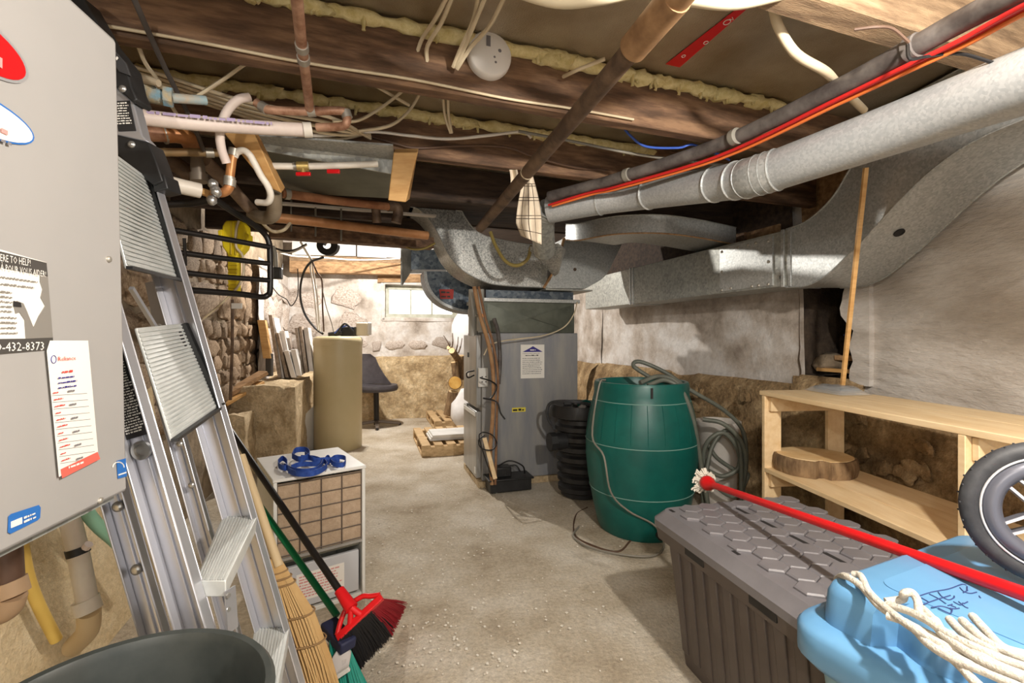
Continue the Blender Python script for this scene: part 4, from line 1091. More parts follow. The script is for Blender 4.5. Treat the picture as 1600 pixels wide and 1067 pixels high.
MB().tube([at(10,840,1.2), at(14,912,1.2)], .030, 20).build('trap_body', M('brown_plastic',(96,72,58),rough=.5), tv)
MB().tube([at(12,908,1.2), at(18,930,1.2)], .037, 20).build('collar', M('tan_collar',(180,150,118),rough=.6), tv)
MB().tube(spline([at(18,930,1.2), at(10,950,1.2), at(-25,965,1.2)], 4), .031, 16).build('bend', M('tan_collar',(180,150,118)), tv)
# ------------------------------------------------------------------ stepladder
YF, YN = 1.15, .85
lad = thing('platform_ladder', 'folded aluminium platform ladder with black plastic fittings beside the water heater', 'ladder', at(450,1290,1.15))
def rail(x_at, Y, y0, y1, wpx, name, mat, depth=.022, parent=None, flange=True, dirx=1):
    """channel following the pixel line x_at(y) at distance Y"""
    p, q = at(x_at(y0), y0, Y), at(x_at(y1), y1, Y)
    wd = wpx*Y/F
    d = (q-p).normalized()
    x = V((1,0,0)); x = (x-d*x.dot(d)).normalized()
    yv = V((0,1,0))
    def fr(o0, o1, f0, f1, nm, mm, par):
        return MB().hexa([p+x*o0+yv*f0, p+x*o1+yv*f0, p+x*o1+yv*f1, p+x*o0+yv*f1, q+x*o0+yv*f0, q+x*o1+yv*f0, q+x*o1+yv*f1, q+x*o0+yv*f1]).build(nm, mm, par, bevel=.002)
    web = fr(-wd, 0, .0, .003, name, mat, parent or lad)
    if flange:
        fr(-.004, 0, -depth, .0, 'flange', mat, web); fr(-wd, -wd+.004, -depth, .0, 'flange', mat, web)
        fr(-wd*.52, -wd*.48, -.004, .0, 'rib', mat, web)
    return web
farx = lambda y: 213+.2885*(y-152)
nearx = lambda y: 248+.292*(y-676)
rearx = lambda y: 200+.290*(y-757)
inx = lambda y: 331+.279*(y-822)
rail(farx, YF, 285, 1290, 46, 'front_rail', ALU)
rail(inx, YF+.012, 560, 1290, 26, 'rear_rail', ALU, depth=.014)
nr = rail(nearx, YN, 380, 1500, 50, 'front_rail', ALU)
rr = rail(rearx, YN+.02, 600, 1500, 40, 'rear_rail', ALU, depth=.016)
def rpt(fx, Y, y, k, wpx, off=-.004):
    p = at(fx(y), y, Y); return p+V((-wpx*k*Y/F, off, 0))
MB().lathe([(.017,0),(.017,.006),(.012,.006),(.011,.001)], rpt(nearx,YN,702,.60,50), 20, axis=(0,-1,0)).build('pivot_ring', CLAMP, nr, smooth=60)
for y in (790, 888):
    MB().lathe([(.010,0),(.009,.004),(.004,.006)], rpt(rearx,YN+.02,y,.55,40), 16, axis=(0,-1,0)).build('rivet', CLAMP, rr, smooth=60)
for y in (693, 757):
    MB().lathe([(.008,0),(.007,.004),(.003,.006)], rpt(inx,YF,y,.45,26), 12, axis=(0,-1,0)).build('rivet', CLAMP, lad, smooth=60)
# warning strip on the near rail
d = (at(nearx(676),676,YN)-at(nearx(480),480,YN)).normalized(); xs = (V((1,0,0))-d*d.x).normalized()
q0 = at(nearx(676)-10, 676, YN)+V((0,-.0065,0))
lb = MB().prism([q0, q0-xs*.042, q0-xs*.042-d*.26, q0-d*.26], V((0,-.0006,0))).build('warning_label', INK, nr)
scrib(q0-d*.255-xs*.039+V((0,-.001,0)), xs, -d, .036, .0028, PAPER, lb, lines=52, lead=1.72)
# black end fitting, steel link and black top cap
def poly(pts, Y, th, name, mat, parent=lad, bevel=.003):
    return MB().prism([at(a, b, Y) for a, b in pts], (0, th, 0)).build(name, mat, parent, bevel=bevel)
cap = poly([(74,-4),(128,-6),(154,40),(164,58),(196,98),(205,135),(214,155),(208,160),(172,128),(150,125),(130,60)], YF-.03, .05, 'top_cap', BLACKP)
poly([(160,60),(196,98),(203,118),(186,112),(165,80)], YF-.034, .006, 'cap_ridge', M('cap_grey',(62,62,64),rough=.4), cap, .001)
scrib(at(162,66,YF-.036), at(196,112,YF)-at(162,66,YF), V((.6,0,.8)), .065, .010, PAPER, cap, step=.006, lift=.002)
scrib(at(92,2,YF-.036), at(140,60,YF)-at(92,2,YF), V((.6,0,.8)), .10, .008, PAPER, cap, step=.006, lift=.002)
lk = poly([(150,125),(172,128),(208,160),(222,212),(232,222),(166,208)], YF-.02, .03, 'steel_link', ALU)
lb2 = poly([(173,158),(202,157),(212,204),(185,205)], YF-.022, .002, 'warning_label', INK, lk, 0)
scrib(at(177,163,YF-.024), (1,0,.05), (-.2,0,1), .036, .0035, PAPER, lb2, lines=9, lead=1.75)
jf = poly([(160,205),(232,222),(243,250),(254,283),(240,290),(205,262),(160,220)], YF-.03, .05, 'joint_fitting', BLACKP)
for (a, b, par) in ((169,134,cap),(192,139,cap),(206,226,jf)):
    MB().lathe([(.0085,0),(.0075,.004),(.003,.006)], at(a,b,YF-.031), 14, axis=(0,-1,0)).build('rivet', CLAMP, par, smooth=60)
poly([(236,268),(256,272),(262,295),(240,300)], YF-.026, .05, 'sleeve', BLACKP)
# folded platforms and treads
def platform(fr, fl, nrr, nl, th, name):
    """far-right, far-left, near-right, near-left corner points of the ribbed face"""
    nrm = (fl-fr).cross(nrr-fr).normalized()
    if nrm.x < 0: nrm = -nrm
    b = MB().hexa([fr, fl, nl, nrr, fr-nrm*th, fl-nrm*th, nl-nrm*th, nrr-nrm*th]).build(name, ALUT, lad, bevel=.002)
    for k in range(1, 26):
        f = k/26
        p, q = fr+(fl-fr)*f, nrr+(nl-nrr)*f
        wv = (fl-fr)/26*.28
        MB().hexa([p-wv, p+wv, q+wv, q-wv, p-wv+nrm*.0018, p+wv+nrm*.0018, q+wv+nrm*.0018, q-wv+nrm*.0018]).build('tread_rib', ALUT, b)
    return b
P1 = platform(at(279,437,YF), at(229,276,YF), at(200,419,YN+.03), at(146,214,YN+.03), .006, 'top_platform')
P2 = platform(at(342,636,YF), at(284,505,YF), at(270,688,YN+.03), at(214,512,YN+.03), .006, 'lower_platform')
for (pp_, a, b) in ((P1, (285,436), (233,280)), (P2, (346,634), (288,506))):
    MB().bar(at(a[0],a[1],YF-.006), at(b[0],b[1],YF-.006), .012, .012, up=(0,1,0)).build('edge_trim', BLACKP, pp_)
    MB().bar(at(a[0],a[1]+2,YF), at(a[0]-(83 if pp_ is P1 else 74), a[1]+(-18 if pp_ is P1 else 54), YN), .010, .006).build('edge_trim', BLACKP, pp_)
def step(y, k, name='tread'):
    fr_, fl_ = at(402+(y-807)*.288, y, YF), at(347+(y-807)*.288, y+3, YF)
    zt = fr_.z; fl_.z = zt
    dx = .085
    a0, a1 = V((fl_.x-.0, YF, zt)), V((fr_.x, YF, zt))
    b0, b1 = V((fl_.x+.135, YN, zt-.0)), V((fr_.x+.105, YN, zt-.0))
    st_ = MB().hexa([a0-V((0,0,.03)), a1-V((0,0,.03)), b1-V((0,0,.03)), b0-V((0,0,.03)), a0, a1, b1, b0]).build(name, ALUT, lad, bevel=.002)
    for j in range(1, 12):
        p, q = a0+(a1-a0)*j/12, b0+(b1-b0)*j/12
        wv = V((.0012,0,0))
        MB().hexa([p-wv, p+wv, q+wv, q-wv, p-wv+V((0,0,.0016)), p+wv+V((0,0,.0016)), q+wv+V((0,0,.0016)), q-wv+V((0,0,.0016))]).build('tread_rib', ALUT, st_)
    MB().bar(b1-V((-.001,-.01,.02)), b1+V((.012,.0,-.09)), .003, .03, up=(0,1,0)).build('gusset', ALU, st_)
    for j in range(3): MB().lathe([(.005,0),(.004,.003)], b1+V((.006,-.004,-.025-.025*j)), 8, axis=(1,-.4,0)).build('rivet', CLAMP, st_)
    return st_
step(807, 0); step(981, 1); step(1155, 2)
poly([(236,515),(262,512),(276,518),(286,545),(270,545),(262,525),(245,528)], YF-.05, .02, 'hinge_plate', BLACKP)
MB().lathe([(.008,0),(.007,.004),(.003,.006)], at(249,511,YF-.05), 12, axis=(0,-1,0)).build('rivet', CLAMP, lad)
MB().bar(at(236,440,YF), at(250,510,YF), .028, .004, up=(0,1,0)).build('link_bar', ALU, lad, bevel=.001)
MB().bar(at(205,450,YN+.1), at(245,515,YN+.2), .008, .008).build('link_bar', ALU, lad)
# yellow safety sticker sliver
# ------------------------------------------------------------------ black bin
bn = thing('black_bin', 'black plastic bin with open round top in the near left corner', 'bin', V((-.515,.60,0)))
MB().lathe([(.14,0),(.145,.005),(.180,.69),(.190,.695),(.193,.708),(.188,.714),(.180,.712),(.174,.70),(.137,.02),(.02,.015)], V((-.515,.60,0)), 56, caps=True).build('bin_body', M('dark_bin_plastic',(50,55,54),(64,68,66),rough=.38,scale=14), bn, smooth=45)
# ------------------------------------------------------------------ brooms
br = thing('push_broom', 'red angled broom with black bristles and black handle', 'broom', flr(575,1050))
b0, b1 = at(541,938,1.64), at(365,680,2.05)
MB().tube([b0, b1+(b1-b0)*.35], .0125, 12).build('handle', BLACKM, br)
bax = (b1-b0).normalized()
hl, hr = at(527,998,1.60), at(597,932,1.66)           # ends of the red head
head = MB()
hv = (hr-hl).normalized(); hf = hv.cross(bax).normalized()
if hf.y > 0: hf = -hf
up2 = hf.cross(hv).normalized()
if up2.z < 0: up2 = -up2
hlen = (hr-hl).length
def hpnt(s, u_, f): return hl+hv*s+up2*u_+hf*f
rings = []
for k in range(13):
    f = k/12; s = hlen*f
    h_ = .012; dpt = .016*(1-.3*abs(2*f-1))
    rings.append([hpnt(s,-h_,-dpt), hpnt(s,-h_,dpt), hpnt(s,h_,dpt*.8), hpnt(s,h_,-dpt*.8)])
hb = MB().loft(rings).build('head_block', RED, br, bevel=.004)
arch = spline([hpnt(.005,.01,0), hpnt(.04,.04,0), hpnt(.078,.058,0), hpnt(.13,.05,0), hpnt(hlen-.03,.03,0), hpnt(hlen-.003,.01,0)], 5)
MB().tube(arch, .009, 8).build('head_arch', RED, hb, smooth=60)
MB().tube([b0-bax*.035, b0+bax*.045], [.023,.018], 14).build('socket', RED, hb, smooth=60)
MB().tube([b0-bax*.03, hpnt(.10,.0,0)], .012, 8).build('head_web', RED, hb, smooth=60)
MB().tube([b0-bax*.03, hpnt(.05,.0,0)], .010, 8).build('head_web', RED, hb, smooth=60)
def bristles(s0, s1, mat, nm, n, tip0, tip1):
    mb = MB()
    for k in range(n):
        f = random.random(); s = s0+(s1-s0)*f
        p = hpnt(s, -.01, random.uniform(-.012,.012))
        q = tip0+(tip1-tip0)*f+V((random.uniform(-.010,.010), random.uniform(-.03,.03), random.uniform(0,.014)))
        m_ = (p+q)/2+V((random.uniform(-.004,.004), random.uniform(-.004,.004), .004))
        q.z = max(q.z, .006)
        mb.tube([p, m_, q], [.0022,.0020,.0014], 3)
    o = mb.build(nm, mat, br, smooth=0); o['kind'] = 'stuff'; return o
bristles(0, hlen*.72, BRISTLEB, 'black_bristles', 620, flr(552,1056)+V((0,0,.004)), flr(612,1003)+V((0,0,.03)))
bristles(hlen*.70, hlen, BRISTLER, 'red_bristles', 260, flr(612,1003)+V((0,0,.03)), flr(632,962)+V((0,0,.035)))
# green-handled brush and dustpan
gb = thing('green_brush', 'green-handled brush with teal bristles behind the red broom', 'brush', flr(530,1075))
g0, g1 = at(527,962,1.70), at(396,776,1.98)
MB().tube([g0, g1+(g1-g0)*.5], .0125, 12).build('handle', GREENH, gb)
MB().bar(at(512,975,1.68), at(545,1010,1.60), .06, .04).build('brush_block', M('navy_block',(38,42,70),rough=.6), gb, bevel=.006)
mb = MB()
for k in range(160):
    f = random.random()
    p = at(515+30*f, 1000+10*f, 1.62); q = flr(515+60*f, 1085+random.uniform(-14,14))
    mb.tube([p, (p+q)/2, q+V((0,0,.004))], .003, 3)
o = mb.build('teal_bristles', M('teal_bristle',(28,140,124),rough=.6), gb, smooth=0); o['kind'] = 'stuff'
dp = thing('dustpan', 'grey plastic dustpan tipped on edge below the red broom', 'dustpan', flr(530,1060))
MB().prism([at(520,1062,1.56), at(518,1030,1.57), at(530,1012,1.60), at(548,1022,1.60), at(544,1045,1.57)], (.0,.012,.004)).build('pan', M('pale_grey_pan',(178,172,168),rough=.5), dp, bevel=.003)
MB().bar(at(519,1062,1.555), at(546,1044,1.565), .012, .014).build('pan_lip', WHITE, dp, bevel=.002)
# straw broom
sb = thing('straw_broom', 'old corn straw broom with twine bands leaning behind the ladder', 'broom', flr(490,1090))
s0_, s1_ = at(436,885,1.55), at(400,780,1.62)
MB().tube([s0_, s1_+(s1_-s0_)*.7], .014, 10).build('handle', M('bare_wood_handle',(206,184,146),rough=.6), sb)
mb = MB()
for k in range(520):
    a = random.random()*6.28; r = math.sqrt(random.random())
    def ringp(y, xc, wpx, Y): return at(xc+wpx*r*math.cos(a), y, Y)+V((0, wpx*Y/F*.6*r*math.sin(a), 0))
    mb.tube([ringp(872,428,9,1.56), ringp(905,440,16,1.55), ringp(960,462,29,1.53), ringp(1030,486,31,1.51), ringp(1085+random.uniform(-10,14),502,30,1.49)], .0022, 3)
o = mb.build('straw', STRAW, sb, smooth=0); o['kind'] = 'stuff'
for (y, xc, wpx, Y) in ((893,435,14,1.555),(902,438.5,16.5,1.55),(911,442,19,1.548),(957,461,30,1.53),(1000,476,32.5,1.52)):
    MB().tube([at(xc+wpx*math.cos(t_), y-3*math.cos(t_), Y)+V((0, wpx*Y/F*.63*math.sin(t_), 0)) for t_ in [2*math.pi*k/24 for k in range(24)]], .003, 5, closed=True).build('twine_band', TWINE, sb)
# ------------------------------------------------------------------ left middle: cabinet, ledge, tank
def rough(o, a, b, c, mat, name, amp=.02, n=8, seed=0, parent=None, sc=5):
    """box with worn, uneven faces"""
    o, a, b, c = V(o), V(a), V(b), V(c)
    bm = bmesh.new(); bmesh.ops.create_cube(bm, size=1)
    bmesh.ops.subdivide_edges(bm, edges=bm.edges[:], cuts=n, use_grid_fill=True)
    mb = MB(); bm.verts.ensure_lookup_table()
    cen = o+(a+b+c)/2
    for v_ in bm.verts:
        p = V((v_.co.x, v_.co.y, v_.co.z))
        m_ = max(abs(p.x), abs(p.y), abs(p.z)); s = p.normalized()*m_
        p = p*.88+s*.16 if p.length > .62 else p
        q = cen+a*p.x+b*p.y+c*p.z
        dirn = (q-cen).normalized()
        mb.v.append(q+dirn*amp*(nz(q, sc, seed)+.5*nz(q, sc*3, seed+1)))
    mb.f = [tuple(v_.index for v_ in f.verts) for f in bm.faces]
    bm.free()
    return mb.build(name, mat, parent, smooth=70)
LD = V((-.292,.956,0)); LX = V((.956,.292,0))
lg0 = V((-2.46, 4.12, 0))
tag(rough(lg0, V((.56,.04,0)), LD*2.0, ZV*.76, CONC, 'concrete_ledge', .06, 18, 2), 'rough concrete ledge along the left wall under the leaning tiles', 'ledge')
tag(rough(V((-2.42,3.72,0)), V((.30,.03,0)), LD*.42, ZV*.56, CONC, 'concrete_step', .05, 12, 5), 'low concrete block at the near end of the ledge', 'block')
# beige tank
tkc = V((-1.872, 5.10, 0))
bt_ = thing('brine_tank', 'tall beige plastic cylinder tank standing beside the concrete ledge', 'tank', tkc)
MB().lathe([(.238,0),(.245,.01),(.248,1.10),(.248,1.12)], tkc, 48).build('tank_body', BEIGE, bt_, smooth=50)
MB().lathe([(.252,1.10),(.254,1.13),(.254,1.15),(.246,1.18),(.22,1.195),(.05,1.20)], tkc, 48).build('lid', BEIGE, bt_, smooth=50)
# control valve on the tank
cv = thing('control_head', 'black control valve with blue wire on top of the beige tank', 'valve', tkc+V((.02,.0,1.20)))
MB().box(tkc+V((.10,.05,1.25)), (.16,.12,.10)).build('valve_body', BLACKP, cv, bevel=.01)
MB().tube([tkc+V((-.1,.0,1.215)), tkc+V((.05,.0,1.235))], .025, 12).build('inlet', BLACKP, cv)
MB().tube(spline([tkc+V((-.02,-.05,1.23)), tkc+V((.05,-.06,1.29)), tkc+V((.12,-.04,1.31)), tkc+V((.15,-.02,1.27))], 4), .008, 6).build('wire', BLUEC, cv)
MB().tube(spline([tkc+V((.0,-.05,1.22)), tkc+V((.06,-.07,1.30)), tkc+V((.10,-.05,1.33)), tkc+V((.17,-.03,1.25))], 4), .010, 6).build('wire', CABLEB, cv)
cl = thing('cover_piece', 'cream plastic cover piece standing on the beige tank', 'cover', tkc+V((.20,.08,1.20)))
MB().box(tkc+V((.235,.10,1.275)), (.125,.12,.145), .1).build('cover_body', M('cream_plastic',(222,208,180),rough=.5), cl, bevel=.012)
MB().box(tkc+V((.308,.10,1.28)), (.025,.11,.135), .1).build('cover_edge', WHITEB, cl, bevel=.006)
# leaning white panel
tag(MB().hexa([at(464,705,4.75), at(490,702,5.0), at(491,702,5.05), at(466,706,4.8), at(468,655,4.72), at(492,632,5.0), at(493,632,5.04), at(470,655,4.77)]).build('white_board', WHITEB, bevel=.003), 'white panel leaning between the concrete ledge and the beige tank', 'panel')
# tiles and boards leaning on the ledge
def leaner(px0, pyb, px1, pyt, wpx, Y, dpt, name, mat, label, cat, group='tiles and boards leaning on the ledge', top=0):
    p, q = at(px0, pyb, Y), at(px1, pyt, Y+.06)
    wv = V((wpx*Y/F, 0, 0)); dv = LD*dpt+V((0,0,top))
    return tag(MB().hexa([p, p+wv, p+wv+dv, p+dv, q, q+wv, q+wv+dv, q+dv]).build(name, mat, bevel=.002), label, cat, group)
LEAN_ = [
 (411,560,402,500,12,4.55,.10,'wood_offcut',LUMBER,'orange wood offcut standing leftmost among the leaning tiles','wood offcut'),
 (434,590,419,492,6,4.75,.22,'grey_board',TILEG,'tallest grey-brown board in the row of leaning tiles','board'),
 (440,591,424,496,4,4.78,.30,'white_tile',TILEW,'large white tile behind the tallest grey-brown board','tile'),
 (446,590,430,520,5,4.74,.2,'grey_board',TILEG,'second grey-brown board right of the tallest one','board'),
 (450,588,436,517,8,4.82,.25,'white_tile',TILEW,'white tile with tan edge in the middle of the leaning row','tile'),
 (455,590,443,548,8,4.70,.16,'white_tile',M('bright_white_tile',(226,224,222),rough=.5),'short bright white tile at the front of the leaning row','tile'),
 (463,587,454,546,8,4.72,.16,'white_tile',M('bright_white_tile',(226,224,222)),'small pale tile with pointed top beside the short white one','tile'),
 (470,584,460,512,5,4.9,.2,'grey_board',TILEG,'grey board standing right of the pale tiles','board'),
 (476,582,466,510,5,4.92,.2,'grey_board',TILEG,'mottled grey board in the right of the leaning row','board'),
 (483,580,474,512,7,4.96,.3,'white_tile',TILEW,'broad white tile nearest the beige tank','tile'),
]
for a in LEAN_: leaner(*a)
# boards lying at the left end of the ledge
tag(MB().bar(at(345,622,4.0), at(412,582,4.35), .12, .035).build('board', OLDWOOD, bevel=.003), 'thick wooden board slanting on the ledge left of the tiles', 'board')
tag(MB().bar(at(346,632,3.95), at(405,597,4.3), .13, .025).build('board', LUMBER, bevel=.003), 'pale board lying under the slanting board on the ledge', 'board')
tag(MB().box(at(421,570,4.6), (.06,.05,.22)).build('stone_piece', SLATE, bevel=.01), 'dark slate piece standing behind the orange wood offcut', 'stone')
# black chair behind the tank
cc_ = V((-1.80, 6.35, 0))
chh = thing('shell_chair', 'dark grey swivel shell chair behind the beige tank', 'chair', cc_)
def cs(px, py, Y=6.3): return at(px, py, Y)
rings = []
for f in range(9):
    t_ = f/8
    y = 553+ (600-553)*t_
    wl, wrr = 545-3*t_, 585+26*t_**1.5
    if f == 0: wl, wrr = 556, 578
    p, q = cs(wl, y, 6.42-.06*t_), cs(wrr, y, 6.42-.06*t_)
    m_ = (p+q)/2+V((0,.07,0))
    rings.append([p, m_+(p-m_)*.4, m_+(q-m_)*.4, q, q+V((0,.03,0)), m_+(q-m_)*.4+V((0,.03,0)), m_+(p-m_)*.4+V((0,.03,0)), p+V((0,.03,0))])
MB().loft(rings).build('backrest', CHAIR, chh, smooth=60)
MB().loft([[V((cc_.x+r*1.05*math.cos(2*math.pi*k/28), cc_.y-.12+r*math.sin(2*math.pi*k/28), z)) for k in range(28)] for r, z in ((.20,.475),(.27,.485),(.285,.52),(.27,.56),(.18,.545),(.04,.535))]).build('seat', CHAIR, chh, smooth=60)
MB().tube([cc_+V((0,-.05,.02)), cc_+V((0,-.08,.50))], .035, 14).build('post', BLACKM, chh)
for k in range(4):
    a = k*math.pi/2+.3
    lg_ = MB().bar(cc_+V((0,-.05,.07)), cc_+V((.30*math.cos(a),-.05+.30*math.sin(a),.03)), .05, .035).build('foot', M('tarnished_foot',(120,110,102),rough=.4,metal=.5), chh, bevel=.006)
    MB().ball(cc_+V((.30*math.cos(a),-.05+.30*math.sin(a),.018)), .018, 8, 6).build('glide', BLACKP, lg_)
# ------------------------------------------------------------------ pallets, slabs, logs, bag
def pallet(p0, a, b, label):
    """p0 near left corner, a along boards, b across"""
    r = thing('pallet', label, 'pallet', p0, 'wooden pallets behind the furnace')
    for k in range(3):
        MB().frame(p0+b*(k*.46), a, b*.08, ZV*.10).build('stringer', PALLET, r, bevel=.003)
    m_ = 7
    for k in range(m_):
        MB().frame(p0+a*(k*(1-.10)/(m_-1))+V((0,0,.10)), a*.10, b, ZV*.02).build('deck_board', PALLET, r, bevel=.002)
    for k in range(3):
        MB().frame(p0+a*(k*.45)+V((0,0,-.0)), a*.10, b, ZV*.018).build('bottom_board', PALLET, r, bevel=.002)
    return r
pa = V((-.885, 4.66, .0))
pallet(pa, U*.85, W2*1.0*.95, 'wooden pallet holding the marbled slabs beside the furnace')
pallet(V((-.98, 6.0, .0)), U*.9, W2*.9, 'far wooden pallet under the firewood and white bag')
for k in range(3):
    z = .122+.022*k
    tag(MB().frame(pa+U*(.10+.012*k)+W2*(.18-.02*k)+V((0,0,z)), U*.42, W2*.34, ZV*.020).build('marble_slab', MARBLE, bevel=.002), ['lowest marbled slab of the stack on the near pallet', 'middle marbled slab of the stack on the near pallet', 'top marbled slab of the stack on the near pallet'][k], 'slab', 'marbled slabs stacked on the near pallet')
def log(p, q, r, label, endm=ENDGRAIN):
    l = thing('log', label, 'log', p, 'firewood logs behind the furnace')
    MB().tube([p, p+(q-p)*.3, p+(q-p)*.7, q], [r*1.03, r, r*.98, r], 14).build('bark', BARK, l, smooth=60)
    d_ = (q-p).normalized()
    MB().lathe([(r*.9,0),(r*.88,.006)], q, 14, axis=d_).build('cut_end', endm, l)
    MB().lathe([(r*.9,0),(r*.88,.006)], p, 14, axis=-d_).build('cut_end', endm, l)
    return l
log(at(701,648,6.3), at(708,612,6.28), .068, 'upright bark-covered log standing on the far pallet')
log(at(712,598,6.62), at(711,598,6.2), .092, 'round log with orange cut end on top of the upright log', ENDORANGE)
log(at(713,588,6.4), at(710,566,6.38), .050, 'short peeled log above the orange one')
log(at(722,592,6.5), at(720,556,6.45), .055, 'peeled log leaning beside the white bag')
log(at(716,562,6.5), at(706,548,6.2), .045, 'small log with pale cut end on top of the firewood')
log(at(712,552,6.5), at(701,543,6.3), .03, 'thinnest branch stub above the small pale log')
for i, (a, b, c, d_) in enumerate(((704,545,693,524),(706,545,707,520),(716,552,722,528),(712,550,716,526))):
    tube_thing('twig', ['bare twig pointing left above the firewood', 'bare upright twig above the firewood', 'bare twig nearest the furnace above the firewood', 'thin middle twig above the firewood'][i], 'twig', [at(a,b,6.3), at((a+c)/2+1,(b+d_)/2,6.3), at(c,d_,6.3)], [.010]*6+[.006]*6+[.004], IRON, group='twigs on the firewood', n=5)
tag(MB().ball(at(735,640,6.15), .30, 18, 12, (.85,.7,1.05), .3, 9).build('white_bag', BAGW, smooth=70), 'crumpled white woven bag on the far pallet', 'bag')
tag(MB().ball(at(732,520,6.9), .34, 16, 10, (.7,.4,1.0), .25, 12).build('white_sheet', BAGW, smooth=70), 'white plastic sheet bundle hanging under the window', 'sheet')
# ------------------------------------------------------------------ white filter cabinet
cu = V((math.cos(math.radians(36)), math.sin(math.radians(36)), 0)); cvv = V((-cu.y, cu.x, 0))
C0 = V((-.988, 1.96, 0))
def cpnt(a, b, z): return C0+cu*a+cvv*b+V((0,0,z))
cab = thing('filter_cabinet', 'small white metal cabinet with tan gridded filter behind the brooms', 'cabinet', cpnt(.2,.2,0))
CW, CD, CH = .385, .44, .59
MB().frame(cpnt(0,0,0), cu*.015, cvv*CD, ZV*CH).build('side_panel', WHITE, cab, bevel=.003)
MB().frame(cpnt(CW-.015,0,0), cu*.015, cvv*CD, ZV*CH).build('side_panel', WHITE, cab, bevel=.003)
MB().frame(cpnt(0,CD-.015,0), cu*CW, cvv*.015, ZV*CH).build('back_panel', WHITE, cab, bevel=.003)
MB().frame(cpnt(-.003,-.003,CH), cu*(CW+.006), cvv*(CD+.006), ZV*.014).build('top_panel', WHITE, cab, bevel=.003)
MB().frame(cpnt(0,.01,0), cu*CW, cvv*(CD-.02), ZV*.02).build('bottom_panel', WHITE, cab, bevel=.003)
MB().frame(cpnt(.015,.012,.265), cu*(CW-.03), cvv*.02, ZV*.31).build('filter', FILTER, cab)
gr = MB().frame(cpnt(.012,.002,.255), cu*(CW-.024), cvv*.012, ZV*.012).build('grid_frame', M('grid_grey',(150,146,140),rough=.5), cab)
for k in range(5):
    MB().tube([cpnt(.016+(CW-.032)*k/4,.008,.265), cpnt(.016+(CW-.032)*k/4,.008,.58)], .0028, 5).build('grid_wire', M('grid_wire',(96,84,74),rough=.5), gr)
for k in range(6):
    MB().tube([cpnt(.016,.007,.275+.06*k), cpnt(CW-.016,.007,.275+.06*k)], .0028, 5).build('grid_wire', MATS['grid_wire'], gr)
MB().frame(cpnt(.02,.03,.235), cu*(CW-.04), cvv*.02, ZV*.012).build('inner_rail', M('dull_green_grey',(136,134,118),rough=.6), cab)
dw = MB().frame(cpnt(.022,.006,.035), cu*(CW-.05), cvv*.02, ZV*.185).build('lower_cover', M('pale_grey_cover',(190,192,196),rough=.45), cab, bevel=.004)
st = MB().frame(cpnt(.09,.004,.065), cu*.20, cvv*.003, ZV*.115).build('notice', PAPER, dw)
scrib(cpnt(.10,.0035,.165), cu, ZV, .18, .007, M('pink_print',(214,150,146),rough=.7), st, lines=8, lead=1.8)
# blue strap on top
bs = thing('ratchet_strap', 'blue webbing strap heaped on the white cabinet', 'strap', cpnt(.18,.2,CH+.014))
def strap(pts, wd, name):
    pts = spline(pts, 6); rings = []
    for i, p in enumerate(pts):
        rings.append([p+V((0,0,-wd/2)), p+V((.0025,0,-wd/2)), p+V((.0025,.0,wd/2)), p+V((0,0,wd/2))])
    return MB().loft(rings).build(name, STRAPB, bs, smooth=60)
Z0 = CH+.032
def ts_(px, py, dz=0): return onz(px, py, Z0)+V((0,0,dz))
strap([ts_(434,722), ts_(441,716), ts_(448,722), ts_(446,731), ts_(436,728), ts_(434,722)], .024, 'loop')
strap([ts_(444,728), ts_(455,734), ts_(475,737), ts_(495,733), ts_(503,722), ts_(490,716), ts_(470,715)], .026, 'loop')
strap([ts_(456,716,.012), ts_(462,709,.018), ts_(478,709,.02), ts_(483,717,.018), ts_(468,722,.014), ts_(456,716,.012)], .026, 'loop')
strap([ts_(455,730), ts_(470,725), ts_(500,724), ts_(512,714), ts_(520,724), ts_(536,726), ts_(539,716), ts_(524,714), ts_(512,722)], .022, 'loop')
strap([ts_(450,735), ts_(465,740), ts_(490,739), ts_(510,728), ts_(505,718)], .024, 'loop')
strap([ts_(476,715,.02), ts_(490,722,.012), ts_(510,720,.006), ts_(530,720,.004)], .022, 'loop')
# ------------------------------------------------------------------ overhead pipes and wires
ip = thing('iron_pipe', 'thick old iron pipe slanting under the joists towards the camera', 'pipe', at(900,150,1.7))
p0, p1 = at(1048,6,.96), at(766,338,2.30)
dd = (p1-p0).normalized()
MB().tube([p0-dd*.5, p0+dd*.02], .031, 20).build('coupling', M('rust_coupling',(120,90,62),(160,126,90),rough=.6,metal=.3,scale=14), ip)
MB().tube([p0-dd*.02, p0+dd*.14], .034, 20).build('coupling', MATS['rust_coupling'], ip)
MB().tube([p0+dd*.14, p1+dd*.2], .0245, 18).build('pipe', IRON, ip)
m_ = p0+(p1-p0)*.62
MB().lathe([(.0255,-.003),(.0265,0),(.0255,.003)], m_, 18, axis=dd).build('collar_ring', CABLE, ip)
